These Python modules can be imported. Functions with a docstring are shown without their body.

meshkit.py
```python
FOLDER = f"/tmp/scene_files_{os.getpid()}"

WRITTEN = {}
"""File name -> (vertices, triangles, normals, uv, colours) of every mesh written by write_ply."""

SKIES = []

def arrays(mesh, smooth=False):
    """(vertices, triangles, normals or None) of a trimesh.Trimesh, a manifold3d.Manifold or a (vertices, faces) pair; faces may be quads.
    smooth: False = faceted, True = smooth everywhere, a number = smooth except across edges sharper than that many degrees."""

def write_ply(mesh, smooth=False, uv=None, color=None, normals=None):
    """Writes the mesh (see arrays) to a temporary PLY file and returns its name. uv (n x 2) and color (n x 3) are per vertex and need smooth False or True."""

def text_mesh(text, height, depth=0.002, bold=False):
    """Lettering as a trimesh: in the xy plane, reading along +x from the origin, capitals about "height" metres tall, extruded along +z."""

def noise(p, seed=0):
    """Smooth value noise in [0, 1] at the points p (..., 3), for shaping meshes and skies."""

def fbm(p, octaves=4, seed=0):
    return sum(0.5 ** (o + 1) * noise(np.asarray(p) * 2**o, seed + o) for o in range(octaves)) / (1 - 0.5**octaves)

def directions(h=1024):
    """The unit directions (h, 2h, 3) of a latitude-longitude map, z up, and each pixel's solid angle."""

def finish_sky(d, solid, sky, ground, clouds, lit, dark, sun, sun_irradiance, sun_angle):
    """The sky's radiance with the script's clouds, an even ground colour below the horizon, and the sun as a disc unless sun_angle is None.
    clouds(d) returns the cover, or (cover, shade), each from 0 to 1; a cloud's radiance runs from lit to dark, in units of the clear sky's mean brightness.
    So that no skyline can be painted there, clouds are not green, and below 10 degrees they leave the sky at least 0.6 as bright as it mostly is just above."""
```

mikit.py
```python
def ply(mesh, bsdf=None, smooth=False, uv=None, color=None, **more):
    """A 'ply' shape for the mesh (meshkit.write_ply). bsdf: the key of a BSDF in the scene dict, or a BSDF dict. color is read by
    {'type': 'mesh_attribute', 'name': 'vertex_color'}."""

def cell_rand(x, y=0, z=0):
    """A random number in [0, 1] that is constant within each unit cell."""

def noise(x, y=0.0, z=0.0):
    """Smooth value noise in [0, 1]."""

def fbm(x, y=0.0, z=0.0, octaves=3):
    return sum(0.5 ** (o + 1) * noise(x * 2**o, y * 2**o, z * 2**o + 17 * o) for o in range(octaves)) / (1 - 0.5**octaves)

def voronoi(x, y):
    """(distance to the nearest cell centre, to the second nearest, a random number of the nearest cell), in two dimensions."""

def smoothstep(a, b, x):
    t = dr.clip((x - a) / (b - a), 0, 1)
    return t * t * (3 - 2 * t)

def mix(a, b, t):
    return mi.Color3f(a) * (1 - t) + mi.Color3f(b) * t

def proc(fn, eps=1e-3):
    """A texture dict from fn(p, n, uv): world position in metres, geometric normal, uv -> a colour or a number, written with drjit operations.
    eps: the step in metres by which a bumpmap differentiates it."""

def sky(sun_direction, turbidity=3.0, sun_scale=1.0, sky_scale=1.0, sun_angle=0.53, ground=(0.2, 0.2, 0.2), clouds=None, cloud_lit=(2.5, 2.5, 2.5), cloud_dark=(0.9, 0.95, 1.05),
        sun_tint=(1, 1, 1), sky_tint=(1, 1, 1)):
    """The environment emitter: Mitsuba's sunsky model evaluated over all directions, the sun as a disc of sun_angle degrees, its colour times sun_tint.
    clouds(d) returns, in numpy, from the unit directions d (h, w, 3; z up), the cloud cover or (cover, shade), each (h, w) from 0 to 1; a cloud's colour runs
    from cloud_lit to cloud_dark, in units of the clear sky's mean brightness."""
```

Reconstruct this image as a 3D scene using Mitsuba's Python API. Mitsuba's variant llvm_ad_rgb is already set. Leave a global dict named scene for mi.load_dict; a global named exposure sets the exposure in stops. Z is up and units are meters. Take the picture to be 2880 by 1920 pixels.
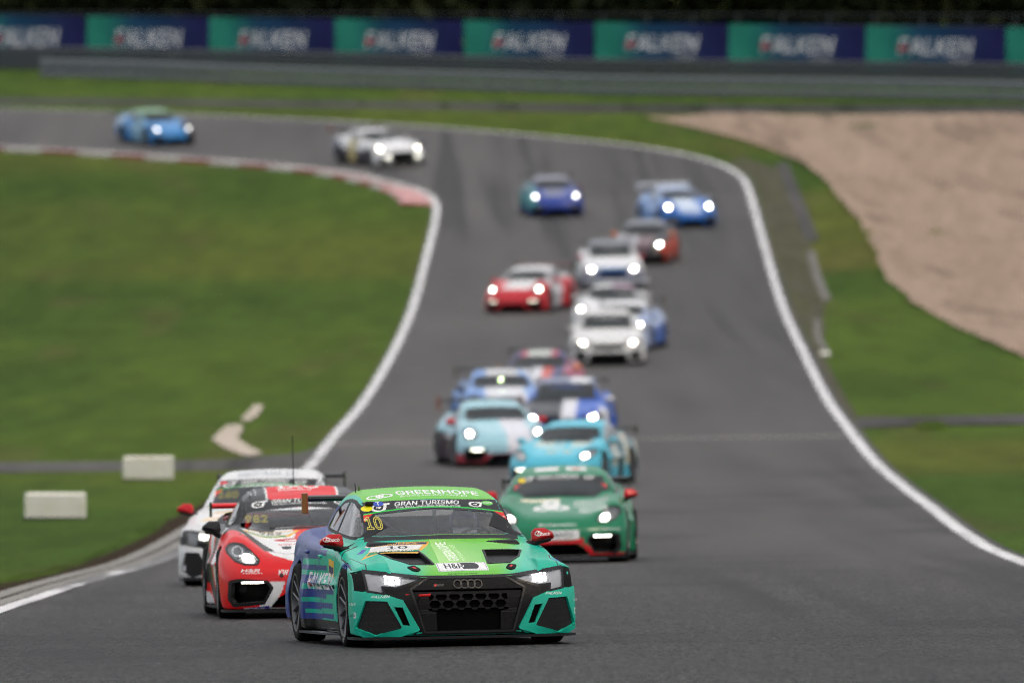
"""Race cars coming out of a hairpin on a wet-grey race track, seen through a long lens."""
import math, glob, random
import numpy as np, trimesh, shapely, drjit as dr, mitsuba as mi
import shapely.geometry as sg
from shapely import affinity
from shapely.ops import unary_union
from scipy.interpolate import PchipInterpolator
from scipy.ndimage import gaussian_filter1d
import manifold3d as m3
import mikit, meshkit
from mikit import noise, fbm, smoothstep, mix

T = mi.ScalarTransform4f
scene, labels = {}, {}
exposure = 2.42

# ---------------------------------------------------------------- camera (400 mm lens on a 36 mm sensor, f/3.5), sky
CAM_Z, PITCH = 6.0, math.radians(1.8)
FWD = np.array([0, math.cos(PITCH), -math.sin(PITCH)])
UPV = np.array([0, math.sin(PITCH), math.cos(PITCH)])
scene['camera'] = {'type': 'thinlens', 'fov': 5.153, 'fov_axis': 'x', 'aperture_radius': 0.056, 'focus_distance': 95.3,
                   'near_clip': 1.0, 'far_clip': 3000.0,
                   'to_world': T().look_at(origin=[0, 0, CAM_Z], target=[0, float(100 * FWD[1]), float(CAM_Z + 100 * FWD[2])], up=[0, 0, 1])}


def cloud_cover(d):
    """A closed layer of stratus with soft lighter and darker fields."""
    z = np.maximum(d[..., 2], 0.05)
    q = np.stack([d[..., 0] / (z + .25) * 1.3, d[..., 1] / (z + .25) * 1.3, z * 0 + 3.1], -1)
    return z * 0 + 1.0, np.clip(2.6 * meshkit.fbm(q, 4, 5) - .85, 0, 1)


scene['sky'] = mikit.sky((0.35, -0.45, 0.82), turbidity=4, sun_scale=0.16, sun_angle=14, clouds=cloud_cover,
                         cloud_lit=(1.75, 1.80, 1.88), cloud_dark=(.60, .63, .69), ground=(0.12, 0.13, 0.10))

# ---------------------------------------------------------------- the lie of the land: a valley along y, banked along x
PROFILE = [(-0.06, 4.035), (59.9, 1.818), (79.88, 1.072), (89.88, 0.698), (99.87, 0.325), (109.86, -0.046), (119.86, -0.417), (129.85, -0.793), (139.84, -1.19), (149.84, -1.57), (159.83, -1.885), (169.83, -2.16), (179.82, -2.414), (189.82, -2.679), (199.82, -2.92), (209.82, -3.138), (219.82, -3.306), (229.82, -3.39), (239.82, -3.451), (249.82, -3.535), (259.83, -3.594), (269.83, -3.582), (279.84, -3.519), (289.85, -3.456), (299.85, -3.412), (309.86, -3.364), (319.87, -3.275), (329.88, -3.107), (339.89, -2.845), (349.9, -2.527), (359.92, -2.198), (369.94, -1.864), (379.95, -1.516), (389.97, -1.152), (399.99, -0.748), (410.01, -0.28), (420.03, 0.237), (430.05, 0.782), (440.07, 1.3), (450.09, 1.68), (460.1, 2.003), (470.12, 2.372), (490.14, 2.817), (520.17, 3.161), (560.2, 3.607), (600.23, 3.994), (700.31, 4.77), (899.43, 5.621)]
_prof = PchipInterpolator(*zip(*PROFILE))


def ground(x, y):
    x, y = np.asarray(x, float), np.asarray(y, float)
    return _prof(np.clip(y, 0, 890)) + .02 * np.clip(x, -60, 60)


def car_matrix(x, y, yaw, xa):
    """Car frame (x forward, y left, z up, origin under the nose) with its front axle over (x, y), heading yaw degrees off the camera's line."""
    n = np.array([-(ground(x + .5, y) - ground(x - .5, y)), -(ground(x, y + 1) - ground(x, y - 1)) / 2, 1.0])
    n /= np.linalg.norm(n)
    a = math.radians(yaw)
    f = np.array([math.sin(a), -math.cos(a), 0])
    f -= n * (f @ n)
    f /= np.linalg.norm(f)
    m = np.eye(4)
    m[:3, 0], m[:3, 1], m[:3, 2] = f, np.cross(n, f), n
    m[:3, 3] = np.array([x, y, float(ground(x, y))]) - f * xa
    return m


# ---------------------------------------------------------------- small tools
def S(r, g, b):
    """sRGB 0-255 -> linear."""
    c = np.array([r, g, b]) / 255.
    return tuple(float(v) for v in np.where(c < .04045, c / 12.92, ((c + .055) / 1.055) ** 2.4))


def smooth01(a, b, x):
    t = np.clip((x - a) / (b - a), 0, 1)
    return t * t * (3 - 2 * t)


def numbered(key):
    if key not in scene and not any(k.startswith(key + '__') for k in scene):
        return key
    i = 1
    while f'{key}_{i:03d}' in scene or any(k.startswith(f'{key}_{i:03d}__') for k in scene):
        i += 1
    return f'{key}_{i:03d}'


def next_part(key):
    if key not in scene:
        return key
    i = 1
    while f'{key}_{i:03d}' in scene:
        i += 1
    return f'{key}_{i:03d}'


def put(key, mesh, mat, m=None, color=None, smooth=False, emit=None, **more):
    """One entry of the scene; color = one linear RGB for the whole mesh, or one per vertex."""
    if not isinstance(mesh, dict) and not len(mesh.faces if hasattr(mesh, 'faces') else mesh[1]):
        print('empty:', key)
        return None
    key = next_part(key)
    if isinstance(mesh, dict):
        d = dict(mesh)
    else:
        c = None
        if color is not None:
            v, f, n = meshkit.arrays(mesh, smooth)
            if smooth not in (False, True):
                mesh, nn = (v, f), n
                c = np.tile(np.asarray(color, float), (len(v), 1))
                path = meshkit.write_ply(mesh, False, None, c, normals=nn)
                d = {'type': 'ply', 'filename': path, 'face_normals': False, 'bsdf': {'type': 'ref', 'id': mat}}
            else:
                c = np.asarray(color, float)
                c = np.tile(c, (len(v), 1)) if c.ndim == 1 else c
                d = mikit.ply(mesh, mat, smooth=smooth, color=c)
        else:
            d = mikit.ply(mesh, mat, smooth=smooth)
    if m is not None:
        d['to_world'] = T(m)
    if emit is not None:
        d['emitter'] = {'type': 'area', 'radiance': {'type': 'rgb', 'value': list(emit)}}
    d.update(more)
    scene[key] = d
    return key


def tag(key, label, category=None, group=None, kind=None):
    labels[key] = {k: v for k, v in dict(label=label, category=category, group=group, kind=kind).items() if v}


def hull(spheres, n=20):
    """Convex hull of spheres [(x, y, z, r)]."""
    return m3.Manifold.batch_hull([m3.Manifold.sphere(r, n).translate((x, y, z)) for x, y, z, r in spheres])


def tm(man):
    q = man.to_mesh()
    return trimesh.Trimesh(np.array(q.vert_properties[:, :3]), np.array(q.tri_verts), process=False)


def box(x0, x1, y0, y1, z0, z1, r=.0):
    if r:
        return tm(hull([(x, y, z, r) for x in (x0 + r, x1 - r) for y in (y0 + r, y1 - r) for z in (z0 + r, z1 - r)], 12))
    return trimesh.creation.box(bounds=[[x0, y0, z0], [x1, y1, z1]])


def tube(p, r, n=8):
    """A round bar through the points p."""
    p = np.asarray(p, float)
    t = np.gradient(p, axis=0)
    t /= np.linalg.norm(t, axis=1, keepdims=True)
    a = np.cross(t, [0.31, 0.21, 0.93])
    a /= np.linalg.norm(a, axis=1, keepdims=True)
    b = np.cross(t, a)
    w = np.arange(n) * 2 * np.pi / n
    v = p[:, None] + r * (np.cos(w)[None, :, None] * a[:, None] + np.sin(w)[None, :, None] * b[:, None])
    k, i = len(p), np.arange(n)
    f = np.vstack([np.stack([j * n + i, j * n + (i + 1) % n, (j + 1) * n + (i + 1) % n, (j + 1) * n + i], 1) for j in range(k - 1)])
    f = np.vstack([f[:, [0, 1, 2]], f[:, [0, 2, 3]]])
    caps = [[0, (q + 1), q] for q in range(1, n - 1)] + [[(k - 1) * n, (k - 1) * n + q, (k - 1) * n + q + 1] for q in range(1, n - 1)]
    return trimesh.Trimesh(v.reshape(-1, 3), np.vstack([f, caps]), process=False)


def lathe_y(profile, n=64):
    """Solid of revolution about the y axis from (radius, y) points (closed loop)."""
    p = np.asarray(profile, float)
    w = np.arange(n) * 2 * np.pi / n
    v = np.stack([p[:, 0][None] * np.cos(w)[:, None], np.tile(p[:, 1], (n, 1)), p[:, 0][None] * np.sin(w)[:, None]], -1).reshape(-1, 3)
    k = len(p)
    i, j = np.meshgrid(np.arange(n), np.arange(k), indexing='ij')
    a, b = i * k + j, i * k + (j + 1) % k
    c, d = ((i + 1) % n) * k + (j + 1) % k, ((i + 1) % n) * k + j
    q = np.stack([a, b, c, d], -1).reshape(-1, 4)
    m = trimesh.Trimesh(v, np.vstack([q[:, [0, 1, 2]], q[:, [0, 2, 3]]]), process=False)
    if m.volume < 0:
        m.invert()
    return m


def cat(*ms):
    return trimesh.util.concatenate([m for m in ms])


# ---------------------------------------------------------------- flat shapes and lettering
_FONT = {}


def text_poly(text, bold=False):
    """Lettering as polygons: capitals 1 high, from x = 0."""
    k = (text, bold)
    if k not in _FONT:
        m = meshkit.text_mesh(text, 1.0, .1, bold)
        top = m.faces[m.face_normals[:, 2] > .9]
        v = np.asarray(m.vertices)[:, :2]
        _FONT[k] = unary_union([sg.Polygon(v[t]) for t in top]).buffer(.004)
    return _FONT[k]


def fit_text(text, x0, x1, y0, y1, bold=False, shear=0.0, rot=0.0):
    """The text stretched into the box x0..x1, y0..y1, slanted by shear, turned by rot degrees about the box's centre."""
    g = affinity.translate(text_poly(text, bold), 0, 0)
    if shear:
        g = affinity.affine_transform(g, [1, shear, 0, 1, 0, 0])
    a, b, c, d = g.bounds
    if rot in (90, -90):
        sx, sy = (y1 - y0) / (c - a), (x1 - x0) / (d - b)
    else:
        sx, sy = (x1 - x0) / (c - a), (y1 - y0) / (d - b)
    g = affinity.affine_transform(g, [sx, 0, 0, sy, -(a + c) / 2 * sx, -(b + d) / 2 * sy])
    if rot:
        g = affinity.rotate(g, rot, origin=(0, 0))
    return affinity.translate(g, (x0 + x1) / 2, (y0 + y1) / 2)


def P(*pts):
    return sg.Polygon(pts)


def rounded(poly, r):
    return poly.buffer(-r).buffer(2 * r).buffer(-r)


def ellipse(cx, cy, rx, ry, rot=0):
    return affinity.translate(affinity.rotate(affinity.scale(sg.Point(0, 0).buffer(1, 16), rx, ry), rot), cx, cy)


def tess(poly, h):
    """Polygon -> (points, triangles), clipped by a grid of step h so that it can follow a curved surface."""
    vs, fs, idx = [], [], {}

    def vid(p):
        k = (round(p[0], 6), round(p[1], 6))
        if k not in idx:
            idx[k] = len(vs)
            vs.append(k)
        return idx[k]

    for g in getattr(poly, 'geoms', [poly]):
        if g.is_empty or g.area < 1e-9 or g.geom_type != 'Polygon':
            continue
        g = g.buffer(0) if not g.is_valid else g
        for g in getattr(g, 'geoms', [g]):
            shapely.prepare(g)
            a, b, c, d = g.bounds
            for i in range(int(math.floor(a / h)), int(math.ceil(c / h))):
                for j in range(int(math.floor(b / h)), int(math.ceil(d / h))):
                    cell = sg.box(i * h, j * h, (i + 1) * h, (j + 1) * h)
                    if g.contains_properly(cell):
                        q = [vid(p) for p in ((i * h, j * h), ((i + 1) * h, j * h), ((i + 1) * h, (j + 1) * h), (i * h, (j + 1) * h))]
                        fs += [[q[0], q[1], q[2]], [q[0], q[2], q[3]]]
                    elif g.intersects(cell):
                        r = g.intersection(cell)
                        for piece in getattr(r, 'geoms', [r]):
                            if piece.geom_type == 'Polygon' and piece.area > 1e-9:
                                v, f = trimesh.creation.triangulate_polygon(piece, engine='earcut')
                                ids = [vid(p) for p in v]
                                fs += [[ids[k] for k in t] for t in f if len({ids[k] for k in t}) == 3]
    v, f = np.array(vs, float).reshape(-1, 2), np.array(fs, int).reshape(-1, 3)
    if len(f):
        e = v[f]
        area = (e[:, 1, 0] - e[:, 0, 0]) * (e[:, 2, 1] - e[:, 0, 1]) - (e[:, 1, 1] - e[:, 0, 1]) * (e[:, 2, 0] - e[:, 0, 0])
        f[area < 0] = f[area < 0][:, ::-1]
    return v, f


def border_edges(f):
    e = np.vstack([f[:, [0, 1]], f[:, [1, 2]], f[:, [2, 0]]])
    have = set(map(tuple, e))
    return np.array([x for x in e if (x[1], x[0]) not in have], int).reshape(-1, 2)


def shell(v0, v1, f):
    """Closed shell between the sheet v1 (outside) and v0 (inside)."""
    n, b = len(v0), border_edges(f)
    side = np.vstack([np.stack([b[:, 0] + n, b[:, 0], b[:, 1]], 1), np.stack([b[:, 0] + n, b[:, 1], b[:, 1] + n], 1)])
    return trimesh.Trimesh(np.vstack([v0, v1]), np.vstack([f[:, ::-1], f + n, side]), process=False)


# ---------------------------------------------------------------- solids as distance fields, meshed with surface nets
def smax(a, b, r):
    h = np.maximum(r - np.abs(a - b), 0) / r
    return np.maximum(a, b) + h * h * r * .25


def smin(a, b, r):
    return -smax(-a, -b, r)


class Curve:
    def __init__(self, *pts, s=.03):
        q = np.array(sorted(pts), float)
        self.x = np.linspace(q[0, 0] - 3 * s, q[-1, 0] + 3 * s, 2000)
        y = PchipInterpolator(q[:, 0], q[:, 1])(np.clip(self.x, q[0, 0], q[-1, 0]))
        self.y = gaussian_filter1d(y, max(s / (self.x[1] - self.x[0]), .1), mode='nearest')

    def __call__(self, x):
        return np.interp(x, self.x, self.y)


def nets(f, lo, hi, h, refine=2):
    """Mesh of f < 0 over x, z in [lo, hi] and y in [-hi, hi]; f is even in y."""
    xs, zs = np.arange(lo[0], hi[0], h), np.arange(lo[2], hi[2], h)
    ys = np.arange(0, hi[1] + h, h)
    a = f(xs[:, None, None], ys[None, :, None], zs[None, None, :]).astype(np.float32)
    a = np.concatenate([a[:, :0:-1], a], 1)
    ys = np.concatenate([-ys[:0:-1], ys])
    s = a < 0
    nx, ny, nz = s.shape
    c = np.zeros((nx - 1, ny - 1, nz - 1), np.int8)
    for i in (0, 1):
        for j in (0, 1):
            for k in (0, 1):
                c += s[i:nx - 1 + i, j:ny - 1 + j, k:nz - 1 + k]
    act = np.argwhere((c > 0) & (c < 8))
    vid = -np.ones(c.shape, np.int64)
    vid[tuple(act.T)] = np.arange(len(act))
    tot, cnt = np.zeros((len(act), 3)), np.zeros(len(act))
    corner = {o: a[tuple((act + o).T)] for o in np.ndindex(2, 2, 2)}
    for o in corner:
        for ax in range(3):
            if o[ax] == 0:
                e = list(o)
                e[ax] = 1
                p, q = corner[o], corner[tuple(e)]
                on = (p < 0) != (q < 0)
                t = np.where(on, p / np.where(on, p - q, 1), 0)
                pos = np.tile(np.array(o, float), (len(act), 1))
                pos[:, ax] = t
                tot += pos * on[:, None]
                cnt += on
    g = act + tot / cnt[:, None]
    v = np.stack([xs[0] + g[:, 0] * h, ys[0] + g[:, 1] * h, zs[0] + g[:, 2] * h], 1)
    fs = []
    for ax in range(3):
        b, d = [(1, 2), (2, 0), (0, 1)][ax]
        sl0 = [slice(1, n - 1) for n in s.shape]
        sl1 = list(sl0)
        sl0[ax], sl1[ax] = slice(0, s.shape[ax] - 1), slice(1, s.shape[ax])
        p, q = s[tuple(sl0)], s[tuple(sl1)]
        for sign, on in ((1, p & ~q), (-1, ~p & q)):
            w = np.argwhere(on)
            off = np.array([1, 1, 1])
            off[ax] = 0
            w = w + off
            eb, ed = np.eye(3, dtype=int)[b], np.eye(3, dtype=int)[d]
            quad = np.stack([vid[tuple((w - x).T)] for x in (eb + ed, ed, eb * 0, eb)], 1)
            fs.append(quad if sign == 1 else quad[:, ::-1])
    q = np.vstack(fs)
    fn = lambda p: f(p[:, 0], p[:, 1], p[:, 2])
    for _ in range(refine):
        gr = grad(fn, v, h * .3)
        step = fn(v)[:, None] * gr / np.maximum((gr ** 2).sum(1, keepdims=True), .2)
        v = v - np.clip(step, -.35 * h, .35 * h)
    n = grad(fn, v, h * .45)
    n /= np.maximum(np.linalg.norm(n, axis=1, keepdims=True), 1e-9)
    return v, np.vstack([q[:, [0, 1, 2]], q[:, [0, 2, 3]]]), n


def grad(fn, v, e):
    return np.stack([(fn(v + d) - fn(v - d)) / (2 * e) for d in np.eye(3) * e], 1)


def polygon_sdf(poly, a, b):
    """Signed distance (negative inside) of the points (a, b), any shape that broadcasts."""
    a, b = np.broadcast_arrays(a, b)
    out = np.full(a.shape, .5)
    x0, y0, x1, y1 = poly.buffer(.12).bounds
    near = (a > x0) & (a < x1) & (b > y0) & (b < y1)
    p, q = a[near], b[near]
    d, inside = np.full(p.shape, 9.0), np.zeros(p.shape, bool)
    for g in getattr(poly, 'geoms', [poly]):
        for ring in [g.exterior, *g.interiors]:
            c = np.array(ring.coords)
            for (ax, ay), (bx, by) in zip(c[:-1], c[1:]):
                ex, ey = bx - ax, by - ay
                t = np.clip(((p - ax) * ex + (q - ay) * ey) / max(ex * ex + ey * ey, 1e-12), 0, 1)
                d = np.minimum(d, (p - ax - t * ex) ** 2 + (q - ay - t * ey) ** 2)
                if ay != by:
                    inside ^= ((ay > q) != (by > q)) & (p < (bx - ax) * (q - ay) / (by - ay) + ax)
    out[near] = np.where(inside, -np.sqrt(d), np.sqrt(d))
    return out


VIEWS = {'front': (np.array([-1., 0, 0]), np.array([0, 1., 0]), np.array([0, 0, 1.]), 1.0),
         'top': (np.array([0, 0, -1.]), np.array([0, 1., 0]), np.array([-1., 0, 0]), 2.0),
         'right': (np.array([0, 1., 0]), np.array([1., 0, 0]), np.array([0, 0, 1.]), 2.0),
         'left': (np.array([0, -1., 0]), np.array([-1., 0, 0]), np.array([0, 0, 1.]), 2.0),
         'rear': (np.array([1., 0, 0]), np.array([0, -1., 0]), np.array([0, 0, 1.]), 8.0)}


def cast(f, ab, view, reach=4.0):
    """Points where lines of a view (front, top, right, left, rear) first meet f = 0, and the outward normals."""
    d, e1, e2, start = VIEWS[view]
    o = ab[:, :1] * e1 + ab[:, 1:] * e2 - d * start
    fn = lambda p: f(p[:, 0], p[:, 1], p[:, 2])
    t0 = np.zeros(len(o))
    hit, lo, hi = np.zeros(len(o), bool), np.zeros(len(o)), np.zeros(len(o))
    for k in range(1, int(reach / .02)):
        t = k * .02
        s = (fn(o + d * t) < 0) & ~hit
        lo[s], hi[s] = t - .02, t
        hit |= s
        if hit.all():
            break
    hi[~hit] = lo[~hit] = start
    for _ in range(14):
        mid = (lo + hi) / 2
        s = fn(o + d * mid[:, None]) < 0
        hi, lo = np.where(s, mid, hi), np.where(s, lo, mid)
    p = o + d * hi[:, None]
    n = grad(fn, p, .006)
    n /= np.maximum(np.linalg.norm(n, axis=1, keepdims=True), 1e-9)
    return p, n, hit


def drape(f, poly, view, off=.002, thick=0.0, h=.05, straight=False):
    """The polygon laid on the surface f = 0 along a view. thick > 0: a closed slab whose outside stands off above the surface."""
    v, t = tess(poly, h)
    p, n, hit = cast(f, v, view)
    deep = p @ VIEWS[view][0]
    t = t[hit[t].all(1)]
    t = t[np.ptp(deep[t], axis=1) < max(3.5 * h, .12)]
    used, t = np.unique(t, return_inverse=True)
    t = t.reshape(-1, 3)
    p, n = p[used], n[used]
    if straight:
        n = np.tile(-VIEWS[view][0], (len(p), 1))
    e1, e2 = VIEWS[view][1:3]
    if np.dot(np.cross(e1, e2), VIEWS[view][0]) > 0:
        t = t[:, ::-1]
    if thick:
        return shell(p + n * (off - thick), p + n * off, t)
    return trimesh.Trimesh(p + n * off, t, process=False)


# ---------------------------------------------------------------- materials
def rgb(c):
    return {'type': 'rgb', 'value': list(map(float, c))}


def principled(color, rough, **k):
    return {'type': 'twosided', 'bsdf': {'type': 'principled', 'base_color': color if isinstance(color, dict) else rgb(color), 'roughness': rough, **k}}


VC = {'type': 'mesh_attribute', 'name': 'vertex_color'}
scene['paint'] = principled(VC, .28, specular=.35, clearcoat=.55, clearcoat_gloss=.96)
scene['vinyl'] = principled(VC, .42, specular=.4)
scene['matte'] = principled(VC, .75, specular=.25)
scene['gloss_black'] = principled((.006, .006, .007), .28, specular=.45)
scene['black'] = principled((.010, .010, .011), .5, specular=.3)
scene['trim_black'] = principled((.007, .007, .0075), .5, specular=.2)
scene['void'] = principled((.003, .003, .003), .9, specular=.05)
scene['rubber'] = principled((.009, .0088, .0088), .75, specular=.18)
scene['rim_metal'] = principled((.16, .16, .17), .36, metallic=.75)
scene['chrome'] = principled((.75, .75, .77), .18, metallic=1.0)
scene['dark_glass'] = principled((.010, .014, .015), .08, specular=.4)
scene['glass'] = {'type': 'thindielectric', 'int_ior': 1.38}
scene['lens'] = {'type': 'thindielectric', 'int_ior': 1.45}
scene['lamp_off'] = principled((.5, .5, .52), .2, metallic=.8)


# ---------------------------------------------------------------- car bodies
def make_body(s):
    """Distance field of a car body from its curves: x forward (nose at 0), even in y. Returns the closed body, the glasshouse and the nose and hood surfaces."""
    zc, crown, w, xfy, xfz = s['zc'], s['crown'], s['w'], s['xfy'], s['xfz']
    zg, ky, wg, tap = s['zg'], s['ky'], s['wg'], s['tap']

    def nose(ay, z):
        return -(xfy(ay) + xfz(z))

    def top(x, ay):
        return zc(x) - crown(ay / s['hw']) + s['ridge'](x) * np.exp(-((ay - s['ry']) / s['rw']) ** 2)

    def lower(x, y, z):
        ay = np.abs(y)
        f = smax(z - top(x, ay), ay - w(z) * s['plan'](x), s['rt'])
        for x0, x1, wf, zt, tp in s['flares']:
            xm, hl = (x0 + x1) / 2, abs(x0 - x1) / 2
            fl = smax(ay - wf + tp * smooth01(.38, zt + .02, z) + .02 * smooth01(.3, .1, z), z - zt + .10 * smooth01(.45, 1.0, np.abs(x - xm) / hl) + .05 * smooth01(s['hw'] - .22, wf, ay), .05)
            fl = smax(fl, np.abs(x - xm) - hl + .05 * smooth01(s['hw'] - .1, wf, ay), .04)
            fl = np.maximum(fl, .62 - ay)
            f = smin(f, fl, .045)
        f = smax(f, x - nose(ay, z), s['rn'])
        f = smax(f, -s['L'] + s['tail'](ay) + s['tailz'](z) - x, .06)
        return smax(f, s['zb'](x) - z, .03)

    def house(x, y, z):
        ay = np.abs(y)
        f = smax((z - zg(x + ky * y * y) + s['rc'] * ay * ay) * .8, ay - wg(z) + tap(x), .07)
        return np.maximum(f, .5 - z)

    def body(x, y, z):
        return smin(lower(x, y, z), house(x, y, z), .022)

    return body, house, nose, top


SEDAN = dict(
    L=4.62, XA=-.95, XR=-3.65, R=.332, hw=.90, rt=.07, rn=.035, ry=.5, rw=.2, rc=.09, ky=.17,
    zc=Curve((.2, .54), (-.09, .572), (-.25, .632), (-.5, .695), (-.8, .755), (-1.1, .80), (-1.35, .845), (-1.6, .875), (-2.2, .90), (-3.0, .93), (-3.6, .965), (-4.2, .99), (-4.62, .965), s=.04),
    crown=Curve((0, 0), (.5, .012), (.8, .04), (1, .075), (1.2, .12), s=.03), ridge=lambda x: 0 * x,
    w=Curve((.05, .84), (.2, .875), (.45, .885), (.62, .895), (.78, .885), (.9, .84), (1.0, .76), s=.03),
    plan=Curve((.1, 1), (-1.4, 1), (-2.5, 1), (-3.4, 1), (-4.2, .96), (-4.7, .9), s=.1),
    flares=[(-.02, -1.46, .922, .705, .03), (-3.05, -4.25, .955, .80, .09)],
    xfy=Curve((0, 0), (.4, .02), (.6, .055), (.75, .11), (.86, .20), (.93, .31), (1.0, .45), s=.02),
    xfz=Curve((0, .03), (.12, 0), (.36, 0), (.46, .03), (.56, .085), (.64, .18), (.72, .34), (.9, .6), s=.02),
    tail=Curve((0, 0), (.5, .02), (.8, .1), (1, .3), s=.04), tailz=Curve((0, .1), (.3, .02), (.7, .0), (1, .06), (1.2, .1), s=.04),
    zb=Curve((.2, .085), (-1.4, .11), (-3.0, .11), (-4.0, .16), (-4.62, .3), s=.1),
    zg=Curve((-.7, .30), (-.9, .60), (-1.1, .735), (-1.3, .85), (-1.62, 1.01), (-1.95, 1.165), (-2.12, 1.225), (-2.4, 1.283), (-2.75, 1.305), (-3.1, 1.29), (-3.5, 1.215), (-3.9, 1.085), (-4.2, .97), (-4.5, .82), (-4.8, .3), s=.06),
    wg=Curve((.5, .93), (.85, .755), (1.0, .685), (1.19, .60), (1.3, .54), (1.4, .5), s=.02),
    tap=Curve((-.8, .03), (-1.3, .01), (-2.2, 0), (-3.0, .01), (-3.8, .07), (-4.4, .16), s=.1))

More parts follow.
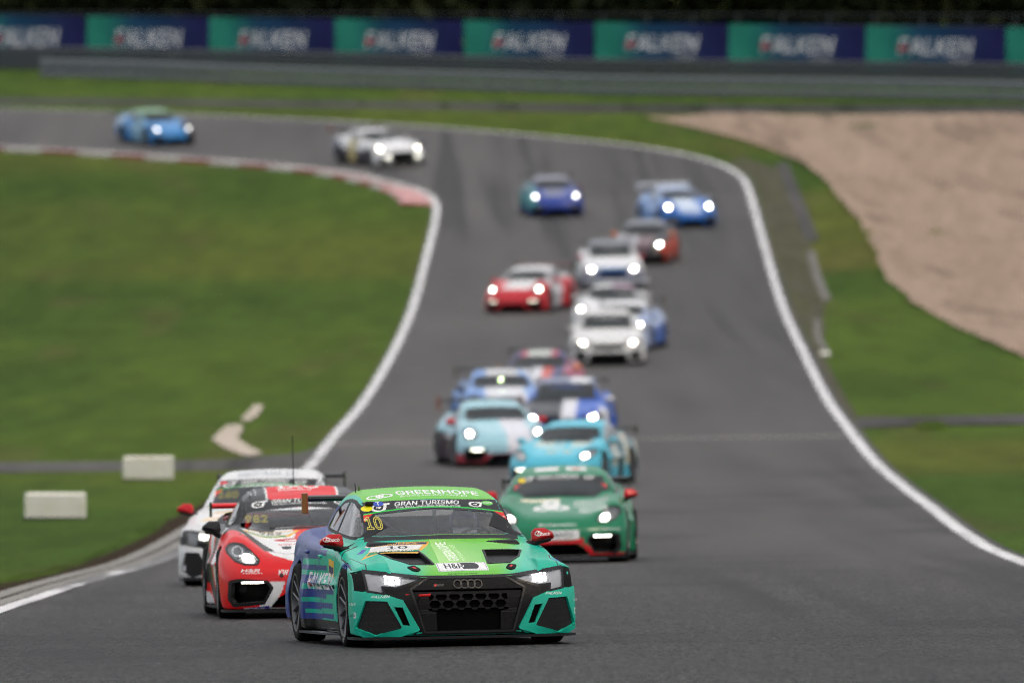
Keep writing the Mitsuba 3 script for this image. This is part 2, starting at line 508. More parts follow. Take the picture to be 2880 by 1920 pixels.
COUPE = dict(
    L=4.45, XA=-.93, XR=-3.41, R=.33, hw=.90, rt=.10, rn=.06, ry=.70, rw=.19, rc=.10, ky=.22,
    zc=Curve((.2, .44), (-.06, .50), (-.2, .565), (-.45, .64), (-.8, .70), (-1.1, .75), (-1.4, .81), (-1.6, .84), (-2.2, .87), (-2.9, .91), (-3.5, .93), (-4.0, .89), (-4.45, .80), s=.05),
    crown=Curve((0, 0), (.4, .008), (.75, .03), (.9, .06), (1, .11), (1.2, .25), s=.03),
    ridge=Curve((.1, 0), (-.1, .03), (-.4, .115), (-.8, .125), (-1.4, .085), (-2.0, .02), (-2.5, .02), (-3.0, .08), (-3.6, .09), (-4.2, .02), (-4.5, 0), s=.08),
    w=Curve((.05, .84), (.2, .88), (.45, .895), (.6, .89), (.75, .86), (.9, .80), (1.0, .72), s=.03),
    plan=Curve((.1, .97), (-.9, .985), (-1.5, .965), (-2.2, .955), (-3.0, .985), (-3.5, 1.0), (-4.1, .96), (-4.5, .9), s=.12),
    flares=[(-3.0, -3.9, .93, .80, .10)],
    xfy=Curve((0, 0), (.35, .025), (.55, .075), (.7, .15), (.8, .25), (.88, .42), (.93, .6), s=.03),
    xfz=Curve((0, .06), (.12, .02), (.22, 0), (.38, .005), (.47, .05), (.56, .16), (.65, .32), (.75, .5), (.9, .8), s=.03),
    tail=Curve((0, 0), (.5, .04), (.8, .16), (1, .4), s=.04), tailz=Curve((0, .12), (.3, .02), (.6, 0), (.8, .05), (1, .15), s=.05),
    zb=Curve((.2, .085), (-1.4, .10), (-3.0, .10), (-4.0, .17), (-4.5, .3), s=.1),
    zg=Curve((-.9, .3), (-1.1, .60), (-1.3, .735), (-1.5, .86), (-1.8, 1.005), (-2.1, 1.125), (-2.28, 1.18), (-2.55, 1.225), (-2.85, 1.235), (-3.2, 1.19), (-3.6, 1.07), (-4.0, .92), (-4.3, .77), (-4.7, .3), s=.06),
    wg=Curve((.5, .93), (.8, .775), (.95, .70), (1.1, .61), (1.22, .50), (1.3, .42), s=.02),
    tap=Curve((-.9, .03), (-1.5, .0), (-2.4, 0), (-3.0, .03), (-3.6, .12), (-4.2, .24), s=.1))

GT = dict(COUPE, L=4.72, XA=-.98, XR=-3.62, hw=.98,  ry=.78, rw=.2,
    zc=Curve((.2, .50), (-.06, .58), (-.2, .65), (-.5, .71), (-1.0, .77), (-1.5, .82), (-1.9, .86), (-2.4, .89), (-3.2, .92), (-3.8, .95), (-4.4, .90), (-4.72, .84), s=.05),
    w=Curve((.05, .93), (.2, .97), (.45, .98), (.6, .97), (.75, .93), (.9, .85), (1.0, .75), s=.03),
    flares=[(-3.2, -4.1, 1.0, .80, .08)],
    xfy=Curve((0, 0), (.4, .03), (.65, .09), (.8, .18), (.9, .30), (.97, .48), (1.02, .65), s=.03),
    zg=Curve((-1.3, .3), (-1.5, .62), (-1.75, .80), (-2.1, 1.0), (-2.4, 1.13), (-2.6, 1.19), (-2.9, 1.225), (-3.2, 1.215), (-3.6, 1.12), (-4.0, .98), (-4.4, .80), (-4.8, .3), s=.06),
    tap=Curve((-.9, .03), (-1.5, .0), (-2.4, 0), (-3.0, .03), (-3.6, .1), (-4.4, .22), s=.1))


# ---------------------------------------------------------------- ground, road, run-off
def asphalt(base, warm=0.0):
    def fn(p, n, uv):
        x, y = p.x, p.y
        big = fbm(x * .35 + 3, y * .035, 1.0)
        mid = fbm(x * 1.3, y * .10 + .3 * x, 4.0)
        lanes = noise(x * 1.1 + .015 * y, 2.0, .004 * y)
        fine = noise(x * 70, y * 6, 2.0)
        fine2 = noise(x * 33, y * 2.6, 7.0)
        near = 1 - smoothstep(110, 190, y)
        painted_glint = smoothstep(.80, .97, noise(x * 85, y * 7, 5.0)) * near  # sparse glints off the stone grain, painted into the asphalt colour
        rub = smoothstep(.50, .72, fbm(x * 1.25 + .012 * y, y * .013, 9.0)) * smoothstep(.3, .65, noise(x * .25 + .01 * y, y * .012, 3.0))
        v = base * (.50 + .62 * big + .34 * mid + .26 * lanes) * (1 + near * (1.5 * (fine - .5) + 1.1 * (fine2 - .5))) * (1 - .62 * rub) + painted_glint * base * 2.6
        rub2 = smoothstep(.56, .78, fbm(x * .42 - .03 * y, y * .33 + .1 * x, 21.0)) * (1 - smoothstep(170, 260, y))
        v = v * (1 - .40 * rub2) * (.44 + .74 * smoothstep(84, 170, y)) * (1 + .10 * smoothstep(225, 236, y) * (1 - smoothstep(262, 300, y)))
        v = v * (1 + smoothstep(190, 240, y) * (.14 - .26 * smoothstep(-1.5, 4.5, x + .8 * (noise(x * .5, y * .03, 31.0) - .5))))
        # a paved bay at the hairpin, laid later than the rest
        v = v * (1 + .22 * smoothstep(372, 378, y + .25 * x) * (1 - smoothstep(384, 388, y)))
        return mi.Color3f(v * (1.03 + warm), v * 1.0, v * (1.0 - .6 * warm))
    return mikit.proc(fn)


def grass_color(p, n, uv):
    x, y = p.x, p.y
    a = fbm(x * .22, y * .030, 2.0, 4)
    b = fbm(x * 1.6, y * .22, 5.0)
    band = noise(x * .02 + 2, y * .075, 9.0)
    c = mix((.052, .086, .012), (.036, .068, .010), smoothstep(.35, .65, a))
    c = mix(c, (.088, .088, .018), (.40 + .3 * smoothstep(5, 9, x)) * smoothstep(.52, .80, noise(x * .06 + 1, y * .028 + 4, 6.0) * .6 + .4 * band))
    c = mix(c, (.080, .062, .028), .32 * smoothstep(.62, .82, fbm(x * .5, y * .06, 12.0)))
    near = 1 - smoothstep(150, 260, y)
    return c * (.72 + .48 * b) * (1 + .4 * near * (noise(x * 22, y * 3.0, 1.0) - .5))


def sand_color(p, n, uv):
    x, y = p.x, p.y
    a = fbm(x * .7 + .05 * y, y * .06, 3.0)
    b = fbm(x * 2.6 - .1 * y, y * .16, 6.0)
    c = mix((.275, .208, .163), (.232, .172, .134), a)
    return c * (.84 + .28 * b + .20 * (noise(x * 9 - .8 * y, y * .9, 4.0) - .5)) * (1 - .32 * smoothstep(.58, .78, fbm(x * 1.1 + .1 * y, y * .10, 15.0)))


def line_color(p, n, uv):
    x, y = p.x, p.y
    w = fbm(x * 5, y * .5, 2.0)
    return mi.Color3f(.70, .70, .73) * (.78 + .22 * w) * (1 - .3 * smoothstep(.66, .85, noise(x * 14, y * .4, 3.0))) * (1 - dr.select(x < 0, .72 * smoothstep(124, 133, y) * (1 - smoothstep(205, 214, y)) * smoothstep(.25, .55, noise(x * 4, y * .35, 8.0)), 0.0))


def kerb_band(p, n, uv):
    w = fbm(p.x * 3, p.y * 3, 1.0)
    return mi.Color3f(.22, .215, .205) * (.7 + .5 * w)


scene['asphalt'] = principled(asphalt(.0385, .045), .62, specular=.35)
scene['old_asphalt'] = principled(asphalt(.044), .8, specular=.25)
scene['dark_asphalt'] = principled(asphalt(.030), .8, specular=.2)
scene['grass'] = principled(mikit.proc(grass_color), .9, specular=.1)
scene['sand'] = principled(mikit.proc(sand_color), .95, specular=.1)
scene['line_paint'] = principled(mikit.proc(line_color), .6, specular=.3)
scene['concrete'] = principled(mikit.proc(kerb_band), .8, specular=.2)
scene['worn_concrete'] = principled(mikit.proc(lambda p, n, uv: mi.Color3f(.13, .125, .12) * (.8 + .4 * fbm(p.x * 3, p.y * .4, 1.0))), .8, specular=.2)
scene['soil'] = principled((.030, .022, .016), .95, specular=.05)

LEFT = [(-5.3, 40), (-5.28, 90), (-5.2, 115.4), (-5.12, 121.8), (-5.07, 130.9), (-4.98, 144.2), (-4.66, 155.7), (-4.39, 186), (-3.92, 221.9), (-3.78, 237.2), (-3.46, 261), (-3.07, 290.1), (-2.83, 326.9), (-2.62, 358), (-2.48, 378.2),
        (-2.6, 386.2), (-3.01, 391.6), (-4.2, 397.8), (-5.81, 404.1), (-9.04, 409.9), (-12.31, 414.5), (-15.63, 418.6), (-18.99, 421.9), (-34, 436), (-60, 458)]
RIGHT = [(4.6, 40), (5.4, 90), (6.09, 135.2), (6.32, 150.7), (6.46, 164.7), (6.76, 191.1), (6.96, 220.4), (7.03, 240.4), (7.25, 268.9), (7.43, 296.7), (7.7, 327.8), (7.86, 351.8), (8.01, 374.4), (8.1, 390.3), (7.99, 398.3), (7.21, 406.1), (5.13, 414.1),
         (1.99, 420.3), (-2.88, 427.9), (-7.9, 433.7), (-13.03, 438.7), (-16.5, 441.8), (-20, 445.3), (-34, 457), (-60, 478)]


def chaikin(p, n=2):
    p = np.asarray(p, float)
    for _ in range(n):
        p = np.vstack([p[:1], np.stack([.75 * p[:-1] + .25 * p[1:], .25 * p[:-1] + .75 * p[1:]], 1).reshape(-1, 2), p[-1:]])
    return p


def offset(line, d):
    """The polyline shifted d metres to its left."""
    t = np.gradient(line, axis=0)
    t /= np.linalg.norm(t, axis=1, keepdims=True)
    return line + d * np.stack([-t[:, 1], t[:, 0]], 1)


left, right = chaikin(LEFT), chaikin(RIGHT)
LIFT = dict(base=0.0)


def lay(poly, up, h=2.0, bump=None):
    """A sheet following the ground, up metres above it."""
    v, f = tess(poly, h)
    z = ground(v[:, 0], v[:, 1]) + up
    if bump is not None:
        z = z + bump(v)
    return trimesh.Trimesh(np.stack([v[:, 0], v[:, 1], z], 1), f, process=False)


def strip(a, b):
    return sg.Polygon(np.vstack([a, b[::-1]])).buffer(0)


def setting(key, mesh, mat, label, smooth=True, **k):
    put(key, mesh, mat, smooth=smooth, **k)
    tag(key, label, kind='structure')


gx, gy = np.meshgrid(np.concatenate([np.arange(-700, -140, 40), np.arange(-140, 141, 2.0), np.arange(180, 701, 40)]), np.concatenate([np.arange(-60, 620, 2.0), np.arange(620, 2000, 40)]), indexing='ij')
i, j = np.meshgrid(np.arange(gx.shape[0] - 1), np.arange(gx.shape[1] - 1), indexing='ij')
a_ = (i * gx.shape[1] + j).ravel()
q = np.stack([a_, a_ + gx.shape[1], a_ + gx.shape[1] + 1, a_ + 1], 1)
gz = ground(gx, gy) - .03 + .03 * (meshkit.fbm(np.stack([gx * .3, gy * .06, gx * 0], -1), 3) - .5)
setting('grass_ground', (np.stack([gx, gy, gz], -1).reshape(-1, 3), q), 'grass', 'mown green and olive grass on both sides of the track')
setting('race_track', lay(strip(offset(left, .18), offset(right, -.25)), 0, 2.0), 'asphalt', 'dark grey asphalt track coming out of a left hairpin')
setting('white_line', lay(sg.LineString(left).buffer(.105), .012), 'line_paint', 'white edge line on the inside of the bend')
setting('white_line_001', lay(sg.LineString(right).buffer(.105), .012), 'line_paint', 'white edge line along the right side of the track')
verge = strip(offset(right, -.24), np.array([(7.0, 235), (7.35, 255), (7.75, 268.7), (7.8, 290), (8.4, 305), (8.55, 315.8), (9.1, 324), (9.4, 353), (9.5, 376), (9.5, 398), (9.0, 408), (6.5, 416)]))
verge = sg.Polygon([(7.0, 228), (7.55, 250), (7.72, 268.7), (7.85, 290), (8.4, 304), (8.6, 315), (9.15, 328), (9.35, 353.7), (9.5, 376.5), (9.5, 401), (8.2, 408), (7.6, 404), (8.3, 398), (8.4, 390), (8.3, 374), (8.15, 352), (7.95, 328), (7.7, 297), (7.5, 269), (7.25, 240)])
scene['verge_mat'] = principled(mikit.proc(lambda p, n, uv: mix((.060, .066, .030), (.068, .064, .050), fbm(p.x * 1.5, p.y * .08, 2.0)) * (.8 + .4 * noise(p.x * 6, p.y * .5, 1.0))), .9, specular=.1)
setting('paved_verge', lay(verge, -.004), 'verge_mat', 'olive grey overgrown verge outside the right edge line')
setting('concrete_path', lay(sg.LineString([(9.25, 352), (9.1, 340), (9.0, 325)]).buffer(.13), .006), 'worn_concrete', 'short pale concrete strip at the edge of the verge')
setting('concrete_path_001', lay(sg.LineString([(9.6, 404), (9.6, 398), (9.55, 376), (9.45, 358)]).buffer(.22), .004), 'old_asphalt', 'grey path beside the grass outside the hairpin')
setting('concrete_path_002', lay(sg.LineString([(8.35, 312), (8.05, 300), (7.95, 288)]).buffer(.09), .006), 'worn_concrete', 'narrow pale strip beside the right edge line')
rng = np.random.default_rng(3)
edge = chaikin([(5.0, 431.5), (6.27, 426.9), (8.38, 417.9), (9.77, 409), (10.74, 398.6), (10.95, 385.4), (11.3, 368), (11.19, 350.6), (11.1, 336.5), (11.5, 317.3), (12.1, 297.2), (12.7, 280), (16, 262), (30, 250), (60, 248)], 3)
edge = edge + np.stack([.22 * (meshkit.fbm(np.stack([edge[:, 1] * .22, edge[:, 0] * .5, edge[:, 0] * 0], -1), 3, 8) - .5) * 2, edge[:, 0] * 0], 1)
sand_poly = sg.Polygon(np.vstack([edge, [(60, 425), (19.3, 428.7), (13.6, 430.4), (8.7, 431.9)]])).buffer(0)
setting('gravel_trap', lay(sand_poly, .0, 1.5, lambda v: .16 * (meshkit.fbm(np.stack([v[:, 0] * .8, v[:, 1] * .16, v[:, 0] * 0], -1), 4, 2) - .4)), 'sand', 'wide pinkish beige gravel trap outside the hairpin')
setting('service_road', lay(sg.LineString([(-30, 458), (-20.3, 452.5), (-13.3, 448), (-6.4, 443.2), (3.7, 436.8), (19.4, 431.5), (60, 425)]).buffer(2.3), -.006), 'dark_asphalt', 'dark grey service road below the guardrails')
setting('access_road', lay(P((-60, 223.5), (-10, 222.2), (-7.4, 221.4), (-5.7, 220.9), (-4.6, 219.5), (-3.9, 214), (-3.75, 236), (-4.3, 230), (-5.87, 227), (-7.6, 227.1), (-10.3, 228.2), (-60, 230)), -.008), 'old_asphalt', 'narrow grey access road joining the track from the left')
setting('access_road_001', lay(P((6.95, 235), (7.3, 238.3), (8.5, 239.3), (10.8, 238.9), (60, 239), (60, 246), (11, 245.6), (8.7, 245.5), (7.3, 246.2), (7.1, 249)), -.008), 'old_asphalt', 'narrow grey access road joining the track from the right')
scene['pale_gravel'] = principled(mikit.proc(lambda p, n, uv: mix((.42, .37, .32), (.33, .29, .25), fbm(p.x * 4, p.y * .6, 2.0))), .95, specular=.1)
setting('gravel_patch', lay(rounded(P((-6.33, 239.5), (-6.25, 249), (-5.98, 250), (-5.82, 246.5), (-5.8, 240), (-5.45, 235), (-5.05, 230.5), (-5.3, 228.5), (-5.9, 233.8)), .06), -.002, 1.0), 'pale_gravel', 'larger pale gravel patch on the grass left of the track')
setting('gravel_patch_001', lay(rounded(P((-6.05, 253.8), (-5.95, 263), (-5.73, 262.3), (-5.72, 256), (-5.85, 251)), .05), -.002, 1.0), 'pale_gravel', 'smaller pale gravel patch behind the larger one')
near_edge = left[(left[:, 1] < 215)]
ne = near_edge[near_edge[:, 1] > 40]
setting('edge_strip', lay(strip(offset(ne, .17), offset(ne, .36)), .006), 'concrete', 'grey concrete strip outside the left edge line')
setting('edge_strip_001', lay(strip(offset(ne, .42), offset(ne, .66)), .008), 'concrete', 'outer grey concrete strip behind the drain slot')
setting('drain_slot', lay(strip(offset(ne, .34), offset(ne, .44)), -.002), 'void', 'dark drain slot between two concrete strips')
rag = offset(ne, 1.0) + np.stack([.22 * (meshkit.fbm(np.stack([ne[:, 1] * .3, ne[:, 1] * 0, ne[:, 1] * 0], -1), 3, 4) - .5) * 2, 0 * ne[:, 0]], 1)
setting('bare_soil', lay(strip(offset(ne, .64), rag), -.004), 'soil', 'strip of dark bare soil along the concrete edge')
setting('cross_line', lay(sg.LineString([(-3.75, 235.0), (7.0, 233.6)]).buffer(.30), .004), 'concrete', 'faint pale seam running across the track')


# grass tufts: ragged edges of the grass towards soil and sand
def tufts(points, size, seed):
    r = np.random.default_rng(seed)
    n = len(points)
    k = 5
    a = r.uniform(0, 2 * np.pi, (n, k))
    h = size * r.uniform(.5, 1.3, (n, k))
    base = np.stack([points[:, 0], points[:, 1], ground(points[:, 0], points[:, 1]) - .03], 1)[:, None] + np.stack([r.normal(0, .05, (n, k)), r.normal(0, .12, (n, k)), np.zeros((n, k))], -1)
    wv = np.stack([np.cos(a), np.sin(a), 0 * a], -1) * (.018 + .05 * size)
    tip = base + np.stack([r.normal(0, .35, (n, k)) * h, r.normal(0, .35, (n, k)) * h, h], -1)
    v = np.stack([base - wv, base + wv, tip], 2).reshape(-1, 3)
    nn = np.tile([0, -.25, .97], (len(v), 1))
    return {'type': 'ply', 'filename': meshkit.write_ply((v, np.arange(len(v)).reshape(-1, 3)), False, normals=nn), 'face_normals': False, 'bsdf': {'type': 'ref', 'id': 'grass'}}


pts = []
for line, d0, d1, n in ((ne, .85, 1.3, 900), (edge, -.3, .25, 1800)):
    s = rng.uniform(0, len(line) - 1.001, n)
    k = s.astype(int)
    for d in [rng.uniform(d0, d1, n)]:
        o0 = line[k] + (line[k + 1] - line[k]) * (s - k)[:, None]
        tn = line[k + 1] - line[k]
        tn = tn / np.maximum(np.linalg.norm(tn, axis=1, keepdims=True), 1e-9)
        pts.append(o0 + d[:, None] * np.stack([-tn[:, 1], tn[:, 0]], 1))
pts = np.vstack(pts)
put('grass_tufts', tufts(pts, .035, 4), 'grass')
tag('grass_tufts', 'ragged grass tufts along the soil strip and the gravel trap', 'grass', kind='stuff')

# kerb of the hairpin: red and white blocks, each a piece
kl = left[(left[:, 1] > 383) & (left[:, 0] > -40)]
seg = np.concatenate([[0], np.cumsum(np.linalg.norm(np.diff(kl, axis=0), axis=1))])
at = lambda s: np.stack([np.interp(s, seg, kl[:, 0]), np.interp(s, seg, kl[:, 1])], -1)
step = 2.1
for k in range(int(seg[-1] / step)):
    s = np.linspace(k * step + .015, (k + 1) * step - .015, 5)
    c = at(s)
    t_ = at(s + .05) - at(s - .05)
    t_ /= np.linalg.norm(t_, axis=1, keepdims=True)
    nrm = np.stack([-t_[:, 1], t_[:, 0]], 1)
    rows = []
    for d, up in ((.13, .008), (.45, .03), (.9, .075), (1.15, .085), (1.2, -.03)):
        qv = c + d * nrm
        rows.append(np.stack([qv[:, 0], qv[:, 1], ground(qv[:, 0], qv[:, 1]) + up], 1))
    v = np.vstack(rows)
    f = [[r * 5 + e, r * 5 + e + 1, (r + 1) * 5 + e + 1, (r + 1) * 5 + e] for r in range(4) for e in range(4)]
    put('kerb__block', (v, np.array(f)), 'matte', color=(S(168, 165, 163) if k % 2 else S(122, 62, 60)) if k > 4 else (S(190, 165, 165) if k % 2 else S(175, 112, 114)), smooth=False)
labels['kerb'] = dict(label='kerb of red and white blocks round the inside of the hairpin', kind='structure')

# ---------------------------------------------------------------- barriers, banners, trees behind the hairpin
scene['zinc'] = principled(mikit.proc(lambda p, n, uv: mix((.21, .235, .26), (.15, .17, .19), fbm(p.x * .6, p.y * .6, p.z * 3))), .55, metallic=.35)
scene['dark_zinc'] = principled((.075, .085, .095), .6, metallic=.3)


def guardrail(name, path, rails, gap, label, mat, z0=.12):
    path = np.array(path, float)
    run = np.concatenate([[0], np.cumsum(np.linalg.norm(np.diff(path, axis=0), axis=1))])
    L = run[-1]
    along = lambda t: np.stack([np.interp(np.asarray(t) * L, run, path[:, 0]), np.interp(np.asarray(t) * L, run, path[:, 1])], -1)
    n = int(L / 4.0)
    key = numbered(name)
    a, b = path[0], path[-1]
    sn = np.array([-(b - a)[1], (b - a)[0]]) / np.linalg.norm(b - a)
    if sn[1] > 0:
        sn = -sn
    prof = np.array([(0, 0), (.03, .02), (.075, .06), (.075, .10), (.02, .14), (.02, .17), (.075, .21), (.075, .25), (.03, .29), (0, .31)])
    for k in range(rails):
        pts_ = along(np.linspace(0, 1, n * 2 + 1))
        zb = ground(pts_[:, 0], pts_[:, 1]) + z0 + k * gap
        v = np.concatenate([np.stack([pts_[:, 0] + sn[0] * o, pts_[:, 1] + sn[1] * o, zb + u], 1)[:, None] for o, u in prof], 1)
        v = np.concatenate([v, v[:, ::-1] - np.array([sn[0] * .006, sn[1] * .006, 0])], 1)
        m_ = v.shape[1]
        f = [[i_ * m_ + c_, (i_ + 1) * m_ + c_, (i_ + 1) * m_ + (c_ + 1) % m_, i_ * m_ + (c_ + 1) % m_] for i_ in range(len(pts_) - 1) for c_ in range(m_)]
        put(f'{key}__rail', (v.reshape(-1, 3), np.array(f)), mat)
    for k in range(n + 1):
        p_ = along(k / n) - sn * .06
        g_ = float(ground(p_[0], p_[1]))
        put(f'{key}__post', box(p_[0] - .05, p_[0] + .05, p_[1] - .05, p_[1] + .05, g_ - .3, g_ + z0 + rails * gap + .02), 'dark_zinc')
    tag(key, label, 'guardrail')


guardrail('guardrail', [(46, 418), (19.6, 435.5), (3.8, 446), (-8.4, 460), (-19.6, 473.5)], 2, .42, 'grey steel guardrail of two rails in front, behind the service road', 'zinc', .04)
guardrail('guardrail', [(50, 426), (20.8, 444.5), (4, 457), (-9, 471), (-21.5, 486), (-48, 510)], 3, .33, 'darker steel guardrail further back, below the blue banners', 'dark_zinc', .02)

B0, B1 = np.array([22.0, 456.0]), np.array([-23.0, 498.0])
dirb = (B1 - B0) / np.linalg.norm(B1 - B0)
out = np.array([dirb[1], -dirb[0]])
out = out if out[1] < 0 else -out
TILE = 7.49
banner_txt = unary_union([fit_text('FALKEN', .235, .785, .36, .73, True, .2)])
banner_sub = fit_text('TYRES', .60, .765, .12, .30, True, .2)
scene['banner_cloth'] = principled(VC, .7, specular=.2)
order = {1: 'first', 2: 'second', 3: 'third', 4: 'fourth', 5: 'fifth', 6: 'sixth', 7: 'seventh'}
for k in range(-1, 8):
    s1 = 2.95 + k * TILE          # right end of the cloth as the camera sees it
    p1, p0 = B0 + dirb * s1, B0 + dirb * (s1 + TILE - .04)
    xdir = (p1 - p0) / np.linalg.norm(p1 - p0)
    w_ = float(np.linalg.norm(p1 - p0))
    nx_, nz_ = 48, 10
    u_, t_ = np.meshgrid(np.linspace(0, 1, nx_), np.linspace(0, 1, nz_), indexing='ij')
    wave = .035 * np.sin(u_ * 9 + k * 1.7) * (1 - .5 * t_) + .02 * np.sin(t_ * 5 + u_ * 14 + k)

    def cloth(u_, t_, lift=0.0):
        wv = .035 * np.sin(u_ * 9 + k * 1.7) * (1 - .5 * t_) + .02 * np.sin(t_ * 5 + u_ * 14 + k) + lift
        q_ = p0 + xdir * (u_ * w_)[..., None] + out * wv[..., None]
        zt = 4.22 + .42 * np.clip((s1 + (1 - u_) * w_) / 61.5, -.3, 1.3)
        zb = np.maximum(2.46, ground(q_[..., 0], q_[..., 1]) + .04)
        return np.concatenate([q_, (zb + (zt - zb) * t_)[..., None]], -1)

    v = cloth(u_, t_)
    ii, jj = np.meshgrid(np.arange(nx_ - 1), np.arange(nz_ - 1), indexing='ij')
    a0 = (ii * nz_ + jj).ravel()
    f = np.stack([a0, a0 + nz_, a0 + nz_ + 1, a0 + 1], 1)
    g = u_[..., None]
    col_ = np.where(g < .10, np.array(S(50, 160, 140)), np.array(S(50, 160, 140)) + (np.array(S(26, 78, 118)) - np.array(S(50, 160, 140))) * smooth01(.08, .42, g))
    col_ = col_ + (np.array(S(36, 38, 102)) - col_) * smooth01(.42, .95, g)
    key = numbered('banner')
    put(f'{key}__cloth', (v.reshape(-1, 3), f), 'banner_cloth', color=(col_ * .72).reshape(-1, 3), smooth=True)
    for part, poly, c in (('lettering', banner_txt, (.66, .66, .70)), ('small_lettering', banner_sub, (.42, .42, .45)), ('red_corner', P((.225, .55), (.33, .57), (.265, .40)), S(170, 30, 60))):
        vv, ff = tess(poly, .08)
        put(f'{key}__{part}', trimesh.Trimesh(cloth(vv[:, 0], vv[:, 1], .02 if part != 'red_corner' else .03), ff, process=False), 'banner_cloth', color=c)
    vis = 7 - k
    if 0 <= k <= 6:
        tag(key, f'blue banner fading from teal with white lettering, {order[vis]} complete one from the left', 'banner', 'banners along the fence')
    else:
        tag(key, 'blue and teal banner cut off by the right edge of the picture' if k < 0 else 'blue and teal banner cut off by the left edge of the picture', 'banner', 'banners along the fence')
fk = 'fence'
for k in range(-6, 32):
    p_ = B0 + dirb * (k * 2.5) - out * .12
    g_ = float(ground(p_[0], p_[1]))
    put(f'{fk}__post', tube([(p_[0], p_[1], g_ - .2), (p_[0], p_[1], 4.75)], .04, 8), 'dark_zinc')
for z_ in (2.9, 4.3, 4.72):
    put(f'{fk}__rail', tube([(*(B0 + dirb * -16 - out * .07), z_), (*(B0 + dirb * 79 - out * .07), z_)], .022, 6), 'dark_zinc')
tag(fk, 'dark steel fence of posts and rails that carries the banners', 'fence')

def cellish(p):
    return noise(p.x * 3.1, p.y * 3.1, p.z * 3.1)


scene['leaf'] = principled(mikit.proc(lambda p, n, uv: mix((.010, .017, .006), (.030, .038, .010), fbm(p.x * .35, p.y * .35, p.z * .6)) * (.6 + .8 * cellish(p))), .7, specular=.15)

scene['bark'] = principled((.035, .028, .022), .9, specular=.05)


def tree_meshes(seed, hgt, rad):
    r = np.random.default_rng(seed)
    n = 2200
    d = r.normal(size=(n, 3))
    d /= np.linalg.norm(d, axis=1, keepdims=True)
    c = d * (r.uniform(.15, 1, (n, 1)) ** .4)
    lump = .75 + .5 * meshkit.fbm(d * 2.2 + seed, 3, seed)
    c = c * lump[:, None] * np.array([rad, rad, hgt * .48]) + np.array([0, 0, hgt * .52])
    c[:, 2] = np.maximum(c[:, 2], r.uniform(.2, 1.2, n))
    a, b = r.normal(size=(n, 3)), r.normal(size=(n, 3))
    a /= np.linalg.norm(a, axis=1, keepdims=True)
    b = np.cross(a, b)
    b /= np.linalg.norm(b, axis=1, keepdims=True)
    sz = r.uniform(.16, .42, (n, 1))
    v = np.stack([c + a * sz, c + b * sz * .7, c - a * sz, c - b * sz * .7], 1).reshape(-1, 3)
    f = np.arange(4 * n).reshape(-1, 4)
    limbs = [tube([(0, 0, -.3), (.1, .05, hgt * .3), (0, .1, hgt * .6), (.1, 0, hgt * .85)], .16, 8)]
    for k in range(5):
        w = k * 1.26 + seed
        limbs.append(tube([(0, 0, hgt * (.2 + .1 * k)), (rad * .4 * math.cos(w), rad * .4 * math.sin(w), hgt * (.3 + .1 * k)), (rad * .75 * math.cos(w), rad * .75 * math.sin(w), hgt * (.36 + .1 * k))], .06, 6))
    return mikit.ply((v, f), 'leaf'), mikit.ply(cat(*limbs), 'bark', smooth=True)


kinds = [tree_meshes(1, 9, 3.2), tree_meshes(2, 11, 3.6), tree_meshes(3, 8, 3.0)]
trees = [B0 + dirb * (-14 + 4.6 * k) - out * (5.0 + 2.5 * ((k * 7) % 3) / 2) for k in range(21)]
for k, p_ in enumerate(trees):
    key = numbered('tree')
    mt = np.eye(4)
    w = k * 2.4
    sc_ = .9 + .25 * ((k * 5) % 4) / 3
    mt[:3, :3] = np.array([[math.cos(w), -math.sin(w), 0], [math.sin(w), math.cos(w), 0], [0, 0, 1]]) * sc_
    mt[:3, 3] = p_[0], p_[1], float(ground(*p_)) - .1
    cr, tr_ = kinds[k % 3]
    put(f'{key}__crown', cr, None, mt)
    put(f'{key}__trunk', tr_, None, mt)
    tag(key, 'dark leafy tree in the shady row right behind the banners', 'tree', 'trees behind the banners')
r_ = np.random.default_rng(9)
n_ = 9000
al, de = r_.uniform(-30, 92, n_), r_.uniform(3.5, 16, n_)
c_ = B0 + dirb * al[:, None] - out * de[:, None]
c3 = np.concatenate([c_, (ground(c_[:, 0], c_[:, 1]) + r_.uniform(0, 3.6, n_) ** 1.0)[:, None]], 1)
a1, b1 = r_.normal(size=(n_, 3)), r_.normal(size=(n_, 3))
a1 /= np.linalg.norm(a1, axis=1, keepdims=True)
b1 = np.cross(a1, b1)
b1 /= np.linalg.norm(b1, axis=1, keepdims=True)
sz = r_.uniform(.2, .45, (n_, 1))
put('undergrowth', (np.stack([c3 + a1 * sz, c3 + b1 * sz * .7, c3 - a1 * sz, c3 - b1 * sz * .7], 1).reshape(-1, 3), np.arange(4 * n_).reshape(-1, 4)), 'leaf')
tag('undergrowth', 'dense dark undergrowth filling the forest edge behind the banners', 'undergrowth', kind='stuff')

